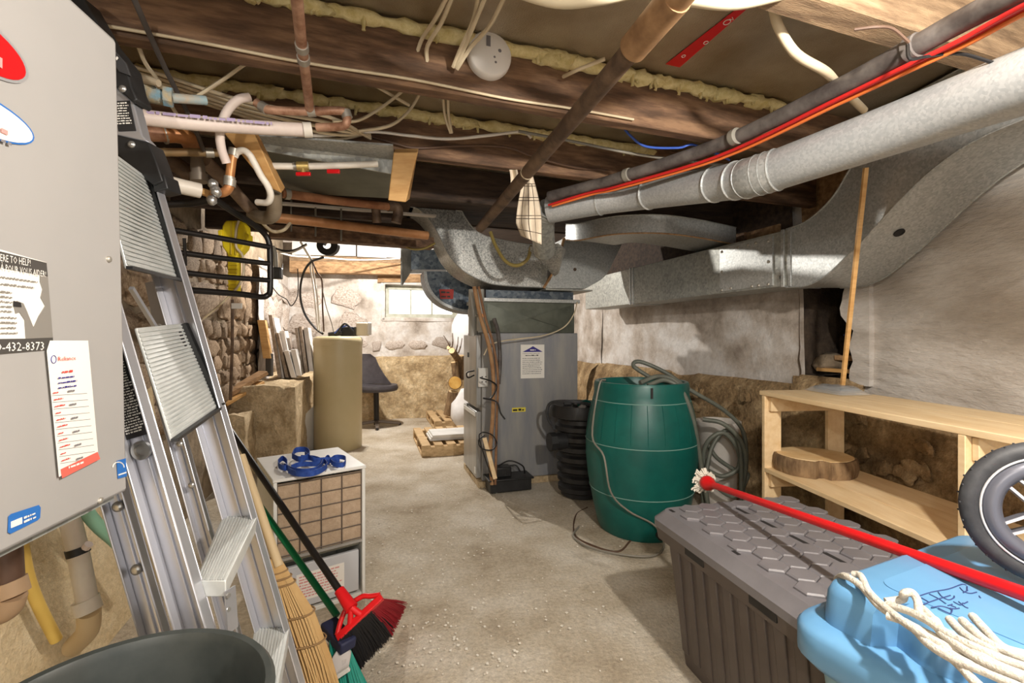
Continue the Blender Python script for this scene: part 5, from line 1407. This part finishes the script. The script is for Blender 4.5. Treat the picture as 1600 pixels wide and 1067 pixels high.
# black drain pipe with cables strapped below
ap = thing('black_pipe', 'long black plastic pipe running under the joists above the vent pipe', 'pipe', at(1200,170,1.7))
AP = [at(2400,-420,.45), at(1640,-38,.90), at(1500,34,1.09), at(1420,78,1.20), at(1300,142,1.42), at(1120,216,1.86), at(960,278,2.26), at(922,288,2.36), at(858,307,2.50)]
for q in AP: q.z = min(q.z, 1.948)
MB().tube(spline(AP, 5), .0265, 18).build('pipe', ABS, ap)
for (i, k, mm, nm, r) in ((2, .9, ABS, 'sleeve', .031), (4, .8, CABLEG, 'strap', .030), (5, .85, CABLEG, 'strap', .030)):
    a, b = AP[i], AP[i+1]; c = a+(b-a)*k
    MB().lathe([(r-.004,-.014),(r,-.012),(r,.012),(r-.004,.014)], c, 18, axis=b-a).build(nm, mm, ap)
MB().tube(spline([at(1418,70,1.16), at(1422,92,1.14), at(1450,88,1.15), at(1500,84,1.12), at(1552,98,1.08)], 5), .004, 6).build('wire_tie', CABLEB, ap)
MB().tube(spline([at(1420,66,1.17), at(1395,45,1.16), at(1370,42,1.16), at(1335,46,1.18)], 5), .004, 6).build('wire_tie', CABLED, ap)
def below(off, dz, jit=0):
    return [q+V((off, 0, -dz+jit*math.sin(i*2.1))) for i, q in enumerate(AP)]
for (lab, mat, off, dz, r) in (('bright red cable strapped along the underside of the black pipe', REDC, .012, .036, .0075), ('second red cable just below the black pipe', REDC, -.004, .040, .006), ('orange cable twisting under the black pipe', ORANGE, .016, .046, .006)):
    tube_thing('cable', lab, 'cable', below(off, dz, .006), r, mat, 'cables strapped under the black pipe', n=6)
tube_thing('blue_cable', 'thin blue cable drooping between the second joist and the black pipe', 'cable', [at(970,193,1.95), at(985,212,1.95), at(1010,229,1.95), at(1060,231,1.95), at(1082,226,1.95), at(1115,238,2.0), at(1140,250,2.05)], .005, BLUEC, n=6)
tube_thing('conduit', 'cream plastic tube bending down from the near joist behind the black pipe', 'tube', [at(1208,12,1.22), at(1218,45,1.24), at(1245,85,1.28), at(1290,112,1.36), at(1312,135,1.5), at(1350,172,1.7)], .0125, CABLE, n=10)
tube_thing('conduit', 'cream plastic tube sagging at the top edge of the view', 'tube', [at(790,-26,1.05), at(870,-3,1.05), at(940,-8,1.05), at(1010,-20,1.05), at(1080,-6,1.05), at(1150,0,1.06), at(1230,-16,1.1)], .020, M('cream_plastic_tube',(220,208,180),rough=.5), n=12)
# red tape on the ceiling board
tp_ = MB()
def cz(px, py): return onz(px, py, ZC-.002)
rt1 = tag(MB().prism([cz(1158,8), cz(1178,4), cz(1062,105), cz(1040,100)], (0,0,-.001)).build('red_tape', REDTAPE), 'long red tape strip on the foil ceiling near the camera', 'tape', 'red tape on the foil ceiling')
dtp = (cz(1170,5)-cz(1052,102)).normalized()
for (a, b, s) in ((1136,34,.010),(1103,66,.007),(1068,87,.006)):
    c = cz(a, b)+V((0,0,-.0016)); ring = []
    MB().tube([c+V((s*math.cos(t_), s*math.sin(t_)*1.2, 0)) for t_ in [2*math.pi*k/16 for k in range(16)]], .0014, 4, closed=True).build('tape_print', PAPER, rt1)
MB().tube([cz(1140,29)+V((0,0,-.0016)), cz(1146,30)+V((0,0,-.0016)), cz(1144,26)+V((0,0,-.0016))], .0014, 4).build('tape_print', PAPER, rt1)
for i, (a, b) in enumerate(((594,139),(742,163))):
    q_ = jp(0, 2.02, 0); c = onplane(a, b, (q_.x, q_.y), (J.x, J.y))
    tag(MB().frame(c-J*.034-V((0,0,.024)), J*.068, NJ*.002, V((0,.008,.05))).build('red_tape', REDTAPE), ['small red tape patch left in the second joist bay', 'small red tape patch right of the other in the second joist bay'][i], 'tape', 'red tape on the foil ceiling')
# smoke detector
dn = -NJ
dc = onplane(762, 92, (jp(0,1.5,0).x, jp(0,1.5,0).y), (J.x, J.y))
sm = thing('smoke_detector', 'round white smoke detector on the nearest dark joist', 'smoke detector', dc)
MB().lathe([(.072,0),(.074,.012),(.072,.030),(.066,.036),(.02,.038)], dc, 40, axis=dn).build('housing', SMOKE, sm, smooth=50)
def dpnt(a, b, o=.0385): return dc+J*a+V((0,0,b))+dn*o
MB().frame(dpnt(-.016,.018), J*.014, V((0,0,.034)), dn*.001).build('slot_label', GREYINK, sm)
for (a, b, r) in ((.030,.012,.006),(.012,-.012,.004),(.016,-.028,.004)):
    MB().lathe([(r,0),(r*.8,.0015)], dpnt(a,b,.0375), 10, axis=dn).build('test_hole', GREYINK, sm)
# wires by the detector
for i, pts in enumerate(([(650,88,1.50),(660,60,1.46),(680,30,1.36),(700,-8,1.25)], [(667,96,1.50),(668,72,1.46),(690,35,1.36),(708,-8,1.25)], [(708,105,1.50),(718,80,1.46),(740,30,1.36),(748,-8,1.25)], [(712,105,1.50),(728,70,1.44),(740,40,1.36),(760,-8,1.25)], [(714,108,1.50),(735,75,1.45),(765,40,1.36),(790,-8,1.25)])):
    tube_thing('cable', ['cream cable leftmost of those entering the joist left of the smoke detector', 'second cream cable from the left entering the joist', 'cream cable third from the left entering the joist', 'cream cable fourth from the left by the smoke detector', 'cream cable passing closest to the smoke detector'][i], 'cable', [at(*q) for q in pts], .0065, CABLE, 'cables entering the nearest joist', n=6)
tube_thing('cable', 'thin cream cable stapled along the lower edge of the nearest joist', 'cable', [jp(t_, 1.488, 1.992+.004*math.sin(t_*9)) for t_ in (-1.0,-.7,-.4,-.1,.2,.5,.75,1.0)], .0045, CABLE, n=6)
# bundle of cream cables on the left behind the nearest joist
for k in range(5):
    pts = [jp(-1.25, 1.72+.05*k, 2.04+.02*(k % 3)), jp(-.9, 1.70+.06*k, 2.03), jp(-.6, 1.72+.06*k, 2.01+.01*k), jp(-.3, 1.76+.06*k, 1.97+.01*k), jp(-.05, 1.82+.05*k, 1.985), jp(.10, 2.0, 2.0+.006*k)]
    tube_thing('cable', ['foremost cream cable of the bundle behind the nearest joist', 'second cream cable of the bundle behind the nearest joist', 'middle cream cable of the bundle behind the nearest joist', 'fourth cream cable of the bundle behind the nearest joist', 'hindmost cream cable of the bundle behind the nearest joist'][k], 'cable', pts, .0062, CABLE, 'cable bundle behind the nearest joist', n=6)
for i, pts in enumerate((
    [(880,120,1.62),(905,108,1.55),(945,92,1.50)],
    [(570,124,1.8),(600,142,1.8),(640,165,1.85)],
    [(520,190,1.7),(560,188,1.75),(600,165,1.8),(632,140,1.8)],
    [(560,205,1.75),(610,196,1.8),(640,172,1.85),(658,143,1.85)],
    [(692,148,1.85),(695,180,1.9),(704,208,1.95)],
    [(700,148,1.85),(701,180,1.9),(706,208,1.95)],
    [(300,155,1.45),(340,130,1.45),(385,98,1.45)],
    [(216,72,1.3),(228,100,1.35),(250,130,1.4),(268,165,1.45),(290,200,1.5)],
    [(810,205,2.0),(900,222,2.02),(1000,242,2.05),(1130,258,2.1)],
)):
    tube_thing('cable', ['short cream cable poking through the joist right of the smoke detector', 'cream cable slanting behind the left red tape patch', 'cream cable arching over the copper elbow', 'cream cable arching right of the copper elbow', 'left of two short cream cables between the red tape patches', 'right of two short cream cables between the red tape patches', 'cream cable slanting up to the foam above the blue valve', 'cream cable crossing behind the blue valve', 'grey cable running along the second joist behind the iron pipe'][i], 'cable', [at(*q) for q in pts], .006, CABLE if i != 8 else CABLEG, n=6)
tube_thing('cable', 'thick black cable slanting down from the ceiling above the blue valve', 'cable', [at(208,-5,1.15), at(232,50,1.22), at(262,115,1.35), at(300,190,1.5), at(318,235,1.6)], .0075, M('dark_grey_cable',(70,64,60),rough=.6), n=6)
tube_thing('cable', 'white cable sagging below the copper elbow along the panning', 'cable', [at(350,205,1.62), at(420,205,1.72), at(500,212,1.85), at(580,206,1.9), at(640,212,1.95), at(700,217,2.0), at(760,212,2.05), at(815,206,2.1), at(830,215,2.1)], .0065, CABLEW, n=6)
tube_thing('cable', 'brown cable along the foot of the third joist', 'cable', [at(560,208,1.98), at(610,222,2.0), at(650,231,2.05), at(720,228,2.1), at(790,230,2.15), at(835,245,2.2), at(900,262,2.3), at(960,267,2.4)], .006, CABLED, n=6)
# copper pipes on the left
def cpipe(name, label, pts, r, mat=COPPER, cat='pipe', joints=(), n=14):
    root = thing(name, label, cat, pts[0])
    MB().tube(pts, r, n).build('pipe', mat, root, smooth=60)
    for (i, k) in joints:
        a, b = pts[i], pts[min(i+1, len(pts)-1)]
        c = a+(b-a)*k; d_ = (b-a).normalized()
        MB().tube([c-d_*.012, c+d_*.012], r*1.22, n).build('fitting', SOLDER, root, smooth=60)
    return root
cpipe('copper_pipe', 'copper pipe coming straight overhead down to the elbow', [at(440,-330,.62), at(462,-20,1.02), at(470,60,1.18), at(478,120,1.34), at(484,172,1.52)], .0135, joints=((2,.2),(2,.5)))
ce = spline([at(352,205,1.46), at(350,185,1.45), at(362,160,1.46), at(385,152,1.48)], 5)+spline([at(400,160,1.5), at(412,168,1.5), at(425,172,1.5), at(480,174,1.52), at(530,173,1.54), at(541,178,1.55), at(541,193,1.55), at(530,198,1.56), at(495,199,1.56)], 4)
cpipe('copper_pipe', 'copper elbow run dipping across under the joists', ce[16:], .0135, joints=((4,.2),(12,.5),(20,.3)))
tube_thing('grey_hose', 'grey plastic tube looping from the copper elbow down between the valves', 'tube', [at(390,152,1.49), at(372,156,1.47), at(354,175,1.47), at(344,205,1.48), at(346,232,1.5), at(354,255,1.52)], .0135, PEX, n=12)
px_ = tag(MB().tube(spline([at(205,181,1.30), at(300,192,1.4), at(400,199,1.5), at(476,203,1.56)], 5), .0215, 16).build('white_conduit', PEX, smooth=60), 'pale plastic pipe with purple print crossing under the joists', 'pipe')
q0, q1 = at(238,183,1.33)+V((0,-.0216,.004)), at(440,199,1.525)+V((0,-.0216,.0))
scrib(q0+V((0,.0,-.004)), q1-q0, V((0,0,1)), (q1-q0).length, .010, PEXTXT, px_, lift=.0004)
tag(MB().tube([at(474,203,1.555), at(487,203,1.565)], .024, 16).build('pipe_clip', WHITEPIPE), 'white clip at the end of the pale plastic pipe', 'clip')
# blue-green valve
vv = thing('old_valve', 'corroded blue-green brass valve under the near joist', 'valve', at(250,155,1.35))
MB().tube([at(205,122,1.32), at(222,130,1.33), at(240,150,1.34), at(258,153,1.36)], [.014,.02,.024,.022], 12).build('valve_body', VERDI, vv, smooth=60)
MB().tube([at(256,150,1.35), at(270,153,1.36)], .028, 8).build('hex_nut', VERDI, vv)
MB().tube([at(268,153,1.36), at(322,157,1.42)], .0135, 12).build('stub_pipe', M('bluish_copper',(140,168,176),(178,160,136),rough=.6,scale=20), vv)
MB().tube([at(212,126,1.32), at(228,124,1.31), at(248,130,1.31)], [.008,.012,.010], 8).build('lever', M('pale_lever',(178,164,140),rough=.6), vv, smooth=60)
# dark copper with bright elbow
cpipe('copper_pipe', 'dull copper stub with bright orange elbow beside the ladder', [at(215,208,1.5), at(258,210,1.55)], .024)
eb = thing('copper_elbow', 'bright orange copper elbow behind the ladder fitting', 'elbow', at(280,215,1.57))
MB().tube(spline([at(256,210,1.55), at(275,210,1.57), at(292,216,1.6), at(302,232,1.65)], 5), .0275, 16).build('elbow_body', COPPERB, eb, smooth=60)
MB().tube([at(255,210,1.55), at(259,210,1.555)], .030, 16).build('solder_ring', SOLDER, eb)
cpipe('copper_pipe', 'thin green-tarnished pipe crossing behind the grey tube', [at(235,238,1.55), at(300,238,1.6), at(345,239,1.65)], .0135, M('green_tarnish',(110,96,64),(140,112,76),rough=.6,scale=16), joints=((1,.6),))
cpipe('copper_pipe', 'orange copper drop pipe with solder joints right of the grey tube', [at(366,232,1.62), at(362,252,1.62), at(358,285,1.62)], .0145, COPPERB, joints=((0,.3),(1,.9)))
tube_thing('grey_hose', 'short white hooked tube joining the copper drop pipe', 'tube', [at(366,245,1.62), at(370,238,1.62), at(380,235,1.62), at(390,242,1.63), at(398,256,1.64), at(408,275,1.66), at(418,290,1.68), at(423,305,1.7), at(418,316,1.72), at(402,316,1.74)], .0115, WHITEPIPE, n=12)
cpipe('copper_pipe', 'lower copper elbow ending at the silver clamps', spline([at(360,280,1.62), at(357,294,1.62), at(348,301,1.62), at(338,300,1.62)], 4), .0155, COPPERB, joints=((1,.5),))
cpipe('iron_drain', 'brown iron drain pipe slanting back through the pipes', [at(318,250,1.8), at(350,280,1.95), at(385,320,2.15), at(395,330,2.2)], .026, M('brown_iron',(122,100,84),(150,128,108),rough=.6,scale=14))
cpipe('iron_drain', 'dark iron drain pipe slanting down beside the ladder', [at(250,240,1.75), at(300,275,1.85)], .030, IRON)
vd = thing('silver_coupling', 'silver banded coupling hanging among the drain pipes', 'coupling', at(310,280,1.75))
MB().tube([at(307,245,1.75), at(309,262,1.75), at(310,275,1.75)], [.020,.024,.024], 16).build('sleeve', M('dull_silver',(150,140,128),rough=.4,metal=.5), vd)
MB().tube([at(310,272,1.75), at(311,284,1.75)], .030, 16).build('band', M('dull_silver',(150,140,128)), vd)
cpipe('white_pipe', 'white plastic pipe end poking out beside the ladder rail', [at(245,282,1.45), at(290,293,1.5), at(313,298,1.53)], .0235, WHITEPIPE)
tag(MB().bar(at(250,276,1.6), at(332,305,1.62), .05, .02).build('wood_strip', LUMBER, bevel=.002), 'orange wood strip above the white pipe end', 'wood strip')
ck = thing('pipe_clamp', 'pair of silver pipe clamps where the black rack hangs', 'clamp', at(335,305,1.6))
for (a, b) in ((333,288),(338,300),(331,313),(336,296)):
    MB().ball(at(a,b,1.58), .016, 10, 8, (1,1,1.1), .2, a).build('clamp_knob', CLAMP, ck, smooth=60)
cpipe('white_pipe', 'white pipe with brass joint crossing before the dark panning', [at(402,259,1.75), at(470,260,1.8), at(520,259,1.85), at(590,256,1.92)], .0125, WHITEPIPE, joints=((0,.9),))
bv = thing('brass_tee', 'brass tee with red tag on the white pipe', 'fitting', at(472,262,1.79))
MB().tube([at(464,260,1.785), at(482,260,1.795)], .018, 12).build('tee_body', BRASS, bv)
MB().tube([at(473,262,1.785), at(474,271,1.785)], .009, 8).build('tee_stem', BRASS, bv)
MB().box(at(474,272,1.78), (.055,.012,.014)).build('red_lever', REDTAPE, bv, bevel=.003)
tag(MB().box(at(521,268,1.85), (.05,.012,.016)).build('red_lever', REDTAPE, bevel=.003), 'small red lever right of the brass tee', 'lever')
# wood blocks hanging below the joists
tag(MB().hexa([at(350,208,1.60), at(395,203,1.62), at(402,206,1.70), at(358,212,1.70), at(418,292,1.75), at(440,302,1.75), at(446,294,1.84), at(424,286,1.84)]).build('wood_block', LUMBER, bevel=.004), 'orange lumber block slanting down left below the joists', 'wood block', 'lumber blocks below the joists')
tag(MB().hexa([at(615,238,1.95), at(653,238,1.95), at(654,232,2.05), at(617,232,2.05), at(606,313,1.97), at(634,316,1.97), at(640,312,2.07), at(612,309,2.07)]).build('wood_block', LUMBER, bevel=.004), 'upright lumber block with sawn end at the panning corner', 'wood block', 'lumber blocks below the joists')
# long brown pipes
cpipe('rusty_pipe', 'upper rusty pipe running right to an old elbow', [at(440,302,2.3), at(520,313,2.5), at(600,322,2.7), at(620,324,2.75)], .022, M('rust_brown',(140,92,64),(176,124,88),rough=.55,metal=.25,scale=10), joints=((0,.1),))
eb2 = thing('pipe_elbow', 'old brown elbow turning down at the end of the upper rusty pipe', 'elbow', at(620,330,2.75))
MB().tube(spline([at(606,322,2.72), at(618,323,2.75), at(622,332,2.76), at(619,348,2.76)], 4), .030, 14).build('elbow_body', IRON, eb2, smooth=60)
MB().tube([at(587,322,2.7), at(589,348,2.72)], .026, 12).build('drop_nipple', IRON, eb2)
cpipe('rusty_pipe', 'lower orange-brown pipe running to the supply duct', [at(400,337,2.5), at(480,345,2.65), at(560,355,2.85), at(668,368,3.1)], .027, M('orange_brown',(170,116,72),(194,142,98),rough=.5,metal=.25,scale=8))
cpipe('grey_drain', 'grey-brown drain elbow under the orange lumber block', spline([at(428,300,2.0), at(429,325,2.05), at(424,338,2.1), at(410,340,2.15), at(395,335,2.2)], 4), .030, M('grey_brown',(132,118,98),(150,136,116),rough=.6,scale=14))
tag(MB().bar(at(420,362,3.0), at(675,381,3.5), .10, .08).build('dark_beam', JOIST, bevel=.004), 'dark narrow beam below the orange-brown pipe', 'beam')
tag(MB().bar(at(440,318,2.9), at(680,338,3.4), .05, .012).build('white_strip', WHITEB), 'thin white strip between the two rusty pipes', 'strip')
for k, (x, y) in enumerate(((455,338),(493,345),(533,352))):
    tag(MB().tube([at(x, y-26, 3.0), at(x, y+24, 3.0)], .006, 6).build('hanger_wire', CABLEG), ['leftmost grey wire hanger on the rusty pipes', 'middle grey wire hanger on the rusty pipes', 'rightmost grey wire hanger on the rusty pipes'][k], 'hanger', 'wire hangers on the rusty pipes')
# beams and boards above the window
def bb(px0, px1, py0, py1, off, th, name, mat, label, cat, group=None, slope=0):
    a, b, c, d_ = bw(px0, py0, off), bw(px1, py0+slope, off), bw(px1, py1+slope, off), bw(px0, py1, off)
    return tag(MB().prism([a, b, c, d_], -BWN*th).build(name, mat, bevel=.004), label, cat, group)
bb(452, 632, 407, 425, .22, .16, 'sill_beam', OLDWOOD, 'weathered timber beam over the far window', 'beam', slope=4)
bb(452, 632, 398, 408, .15, .10, 'sill_beam', JOISTL, 'upper sawn timber behind the sill beam', 'beam', slope=4)
bb(456, 556, 376, 398, .20, .03, 'white_board', WHITEB, 'left white board above the timber beam', 'board', 'white boards above the beam', slope=2)
bb(558, 604, 380, 401, .20, .03, 'white_board', WHITEB, 'middle white board above the timber beam', 'board', 'white boards above the beam', slope=2)
bb(604, 634, 381, 402, .22, .03, 'white_board', M('bright_sheet',(232,232,234),rough=.7), 'bright white sheet at the right end above the beam', 'board', 'white boards above the beam', slope=1)
bb(590, 716, 428, 441, .04, .1, 'lintel', OLDWOOD, 'wooden lintel directly above the far window', 'lintel')
# black tape roll and hanging cables
tr_ = thing('tape_roll', 'black cable roll hanging from the dark beam', 'cable roll', at(512,398,4.2))
cc2 = at(513,384,4.2)
rings = []
for k in range(36):
    a = 2*math.pi*k/36; d_ = V((math.cos(a), .15*math.cos(a), math.sin(a)))
    rings.append([cc2+d_*.032+V((0,-.03,0)), cc2+d_*.088+V((0,-.03,0)), cc2+d_*.088+V((0,.03,0)), cc2+d_*.032+V((0,.03,0))])
MB().loft(rings, closed=True).build('roll', BLACKP, tr_, smooth=40)
MB().tube([cc2+V((0,0,.08)), cc2+V((0,0,.20))], .005, 6).build('hook', CABLEG, tr_)
HANG = [
 ('thick black cable swooping from the beam down to the beige tank', [(505,402,4.6),(485,410,4.7),(473,430,4.8),(469,460,4.9),(476,490,5.0),(492,512,5.05),(505,522,5.05)], .012, CABLEB),
 ('left white cable of the pair dropping to the beige tank', [(486,404,4.7),(485,420,4.8),(490,450,4.9),(494,490,5.0),(497,516,5.05)], .009, CABLEW),
 ('right white cable of the pair dropping to the beige tank', [(487,404,4.7),(489,420,4.8),(495,460,4.9),(498,500,5.0),(500,518,5.05)], .008, CABLEW),
 ('grey cable hanging right of the white pair', [(487,406,4.7),(495,425,4.8),(503,440,4.9),(504,480,5.0),(506,518,5.05)], .009, CABLED),
 ('thin grey wire curving to the tank valve', [(503,450,4.9),(510,480,5.0),(518,505,5.05),(521,518,5.05)], .005, CABLEG),
 ('white cable strung along the timber beam', [(435,394,4.6),(460,400,5.0),(500,402,5.6),(560,406,6.2),(625,404,6.6)], .008, CABLEW),
 ('short white strap pulling the cables to the beam', [(470,378,4.4),(478,392,4.5),(486,405,4.7)], .012, CABLEW),
 ('black cable sagging left of the tape roll', [(430,388,4.2),(445,392,4.2),(462,390,4.3),(480,381,4.3)], .010, CABLEB),
 ('white cable beside the sagging black one', [(435,394,4.2),(455,394,4.25),(470,388,4.3),(480,382,4.3)], .009, CABLEW),
 ('cream cable drooping below the black rack corner', [(394,322,2.3),(402,338,2.4),(418,356,2.5),(430,362,2.55),(445,358,2.55),(455,345,2.6),(461,339,2.6)], .009, CABLE),
 ('thin black wire loop on the whitewashed left wall', [(424,446,4.2),(435,460,4.4),(448,468,4.6),(455,478,4.7),(464,465,4.7),(466,445,4.7),(465,420,4.6)], .005, CABLEB),
 ('olive hose loop hanging before the supply duct', [(766,362,3.2),(775,385,3.2),(790,408,3.2),(808,415,3.2),(824,405,3.2),(830,385,3.1)], .013, M('olive_hose',(142,126,72),rough=.5)),
 ('thin brown wire under the dark beam by the return duct', [(622,376,3.4),(640,388,3.4),(660,389,3.4),(680,380,3.4)], .008, M('olive_hose',(142,126,72))),
]
for lab, pts, r, mat in HANG:
    tube_thing('cable' if 'hose' not in lab else 'hose', lab, 'cable' if 'hose' not in lab else 'hose', [at(*q) for q in pts], r, mat, n=6)
# black wire rack with yellow work light
rk = thing('bike_rack', 'black steel bar rack hanging from the pipes beside the ladder', 'rack', at(380,465,2.1))
YR = 2.05
def rb_(pts, r=.0125): MB().tube(spline([at(*q) for q in pts], 5), r, 10).build('bar', BLACKM, rk, smooth=60)
rb_([(270,452,1.75),(320,455,1.85),(380,460,1.98),(408,464,2.05),(418,461,2.07),(422,452,2.07),(422,400,2.07),(420,378,2.07),(412,364,2.05),(395,350,1.98),(360,328,1.84),(332,308,1.72)])
for (y0, y1) in ((358,386),(392,412),(423,438)):
    MB().tube([at(262,y0,1.75), at(340,(y0*2+y1)/3+4,1.9), at(421,y1,2.06)], .011, 10).build('bar', BLACKM, rk, smooth=60)
MB().tube([at(250,320,1.68), at(300,317,1.70), at(333,308,1.72)], [.012,.014,.022], 10).build('bracket', BLACKM, rk, smooth=60)
MB().tube([at(288,372,1.78), at(290,415,1.80)], .006, 8).build('upright', BLACKM, rk)
yl_ = thing('work_light', 'yellow plastic trouble light hanging behind the black rack', 'work light', at(362,455,2.4))
YW = 2.4
MB().prism([at(*q, YW) for q in ((347,352),(352,344),(374,344),(382,352),(384,375),(380,388),(371,398),(370,404),(356,404),(354,396),(347,386),(345,372))], (0,.06,0)).build('guard', YELLOW, yl_, bevel=.008)
MB().prism([at(*q, YW-.01) for q in ((340,360),(346,358),(346,375),(341,372))], (0,.05,0)).build('guard_tab', YELLOW, yl_, bevel=.003)
MB().prism([at(*q, YW-.01) for q in ((382,364),(387,366),(387,377),(383,378))], (0,.05,0)).build('guard_tab', YELLOW, yl_, bevel=.003)
hnd = MB().prism([at(*q, YW+.01) for q in ((355,402),(371,402),(370,456),(356,456))], (0,.04,0)).build('grip', YELLOW, yl_, bevel=.006)
for k in range(7):
    MB().bar(at(356,415+6*k,YW+.008), at(370,415+6*k,YW+.008), .004, .006).build('grip_ridge', M('amber_grip',(206,178,30),rough=.5), hnd)
for x in (361, 368): MB().tube([at(x,346,YW-.004), at(x,398,YW-.004)], .004, 6).build('guard_rib', M('amber_grip',(206,178,30)), yl_)
MB().tube(spline([at(373,345,YW-.01), at(369,360,YW-.02), at(369,385,YW-.02), at(379,400,YW), at(380,430,YW), at(370,450,YW), at(345,475,YW), at(318,498,YW)], 5), .006, 6).build('cord', CABLE, yl_)
# power adapter and wall switch
pa_ = thing('power_adapter', 'black power adapter hanging at the corner of the black rack', 'adapter', at(432,432,2.7))
MB().box(at(432,427,2.7), (.06,.05,.065), .2).build('adapter_body', BLACKP, pa_, bevel=.006)
MB().tube([at(431,418,2.7), at(430,395,2.7), at(426,385,2.7)], .012, 8).build('plug', CABLEG, pa_)
ws = thing('wall_conduit', 'thin dark conduit with white tag running down the left stone wall', 'conduit', at(362,620,3.9))
MB().tube([at(363,468,3.85), at(363,540,3.85), at(360,625,3.85)], .012, 8).build('conduit', IRON, ws)
MB().box(at(370,478,3.83), (.085,.01,.045)).build('tag', WHITE, ws, bevel=.002)
# hanging checked cloth
cl_ = thing('cloth', 'beige checked cloth hanging over the iron pipe', 'cloth', at(828,378,2.1))
YC = 2.12
def cloth(u, v):
    # v from top to bottom
    xl = 822+(-16)*math.sin(min(1, v*1.25)*math.pi*.5)+(8*max(0, v-.72)/.28 if v > .72 else 0)
    xr = 829+17*math.sin(min(1, v*1.3)*math.pi*.5)
    y = 264+118*v-(14*(1-u) if v > .7 else 0)*(v-.7)/.3
    return at(xl+(xr-xl)*u, y, YC+.03*math.sin(u*6.5+v*2)*(.3+v))
CB = MB().grid(cloth, 14, 22)
co_ = CB.build('cloth_body', CLOTH, cl_, smooth=80)
so = co_.modifiers.new('thick', 'SOLIDIFY'); so.thickness = .004; so.offset = 0
for v in (.20,.23,.38,.42,.62,.66,.86):
    MB().tube([cloth(k/14, v)+V((0,-.0035,0)) for k in range(15)], .0016, 4).build('stripe', CLOTHL, co_)
for u in (.22,.5,.75):
    MB().tube([cloth(u, k/20)+V((0,-.0035,0)) for k in range(4, 21)], .0016, 4).build('stripe', CLOTHL, co_)
tag(MB().grid(lambda u, v: at(796+12*u+2*math.sin(v*3), 265+34*v*(1-.3*u), 2.16+.02*math.sin(u*5)), 6, 8).build('cloth_scrap', CLOTH, smooth=80), 'small end of beige cloth tucked left of the iron pipe', 'cloth')
# ------------------------------------------------------------------ bulbs
for i, (p, wts, c) in enumerate(BULBS):
    root = thing('ceiling_bulb', ['bare bulb in a white ceiling holder right of the camera', 'added bare fill bulb in a white ceiling holder behind the camera', 'bare bulb in a white ceiling holder over the far corner'][i], 'light bulb', (p[0], p[1], p[2]))
    MB().lathe([(.055,.12),(.055,.10),(.03,.085),(.026,.05)], p, 20).build('holder', SMOKE, root)
    MB().lathe([(.05,.15),(.05,.12)], p, 16).build('ceiling_box', SMOKE, root)
    ld = bpy.data.lights.new('bulb_light', 'POINT'); ld.energy = wts; ld.color = c; ld.shadow_soft_size = .035
    lo = bpy.data.objects.new('bulb_light', ld); COL.objects.link(lo); lo.parent = root
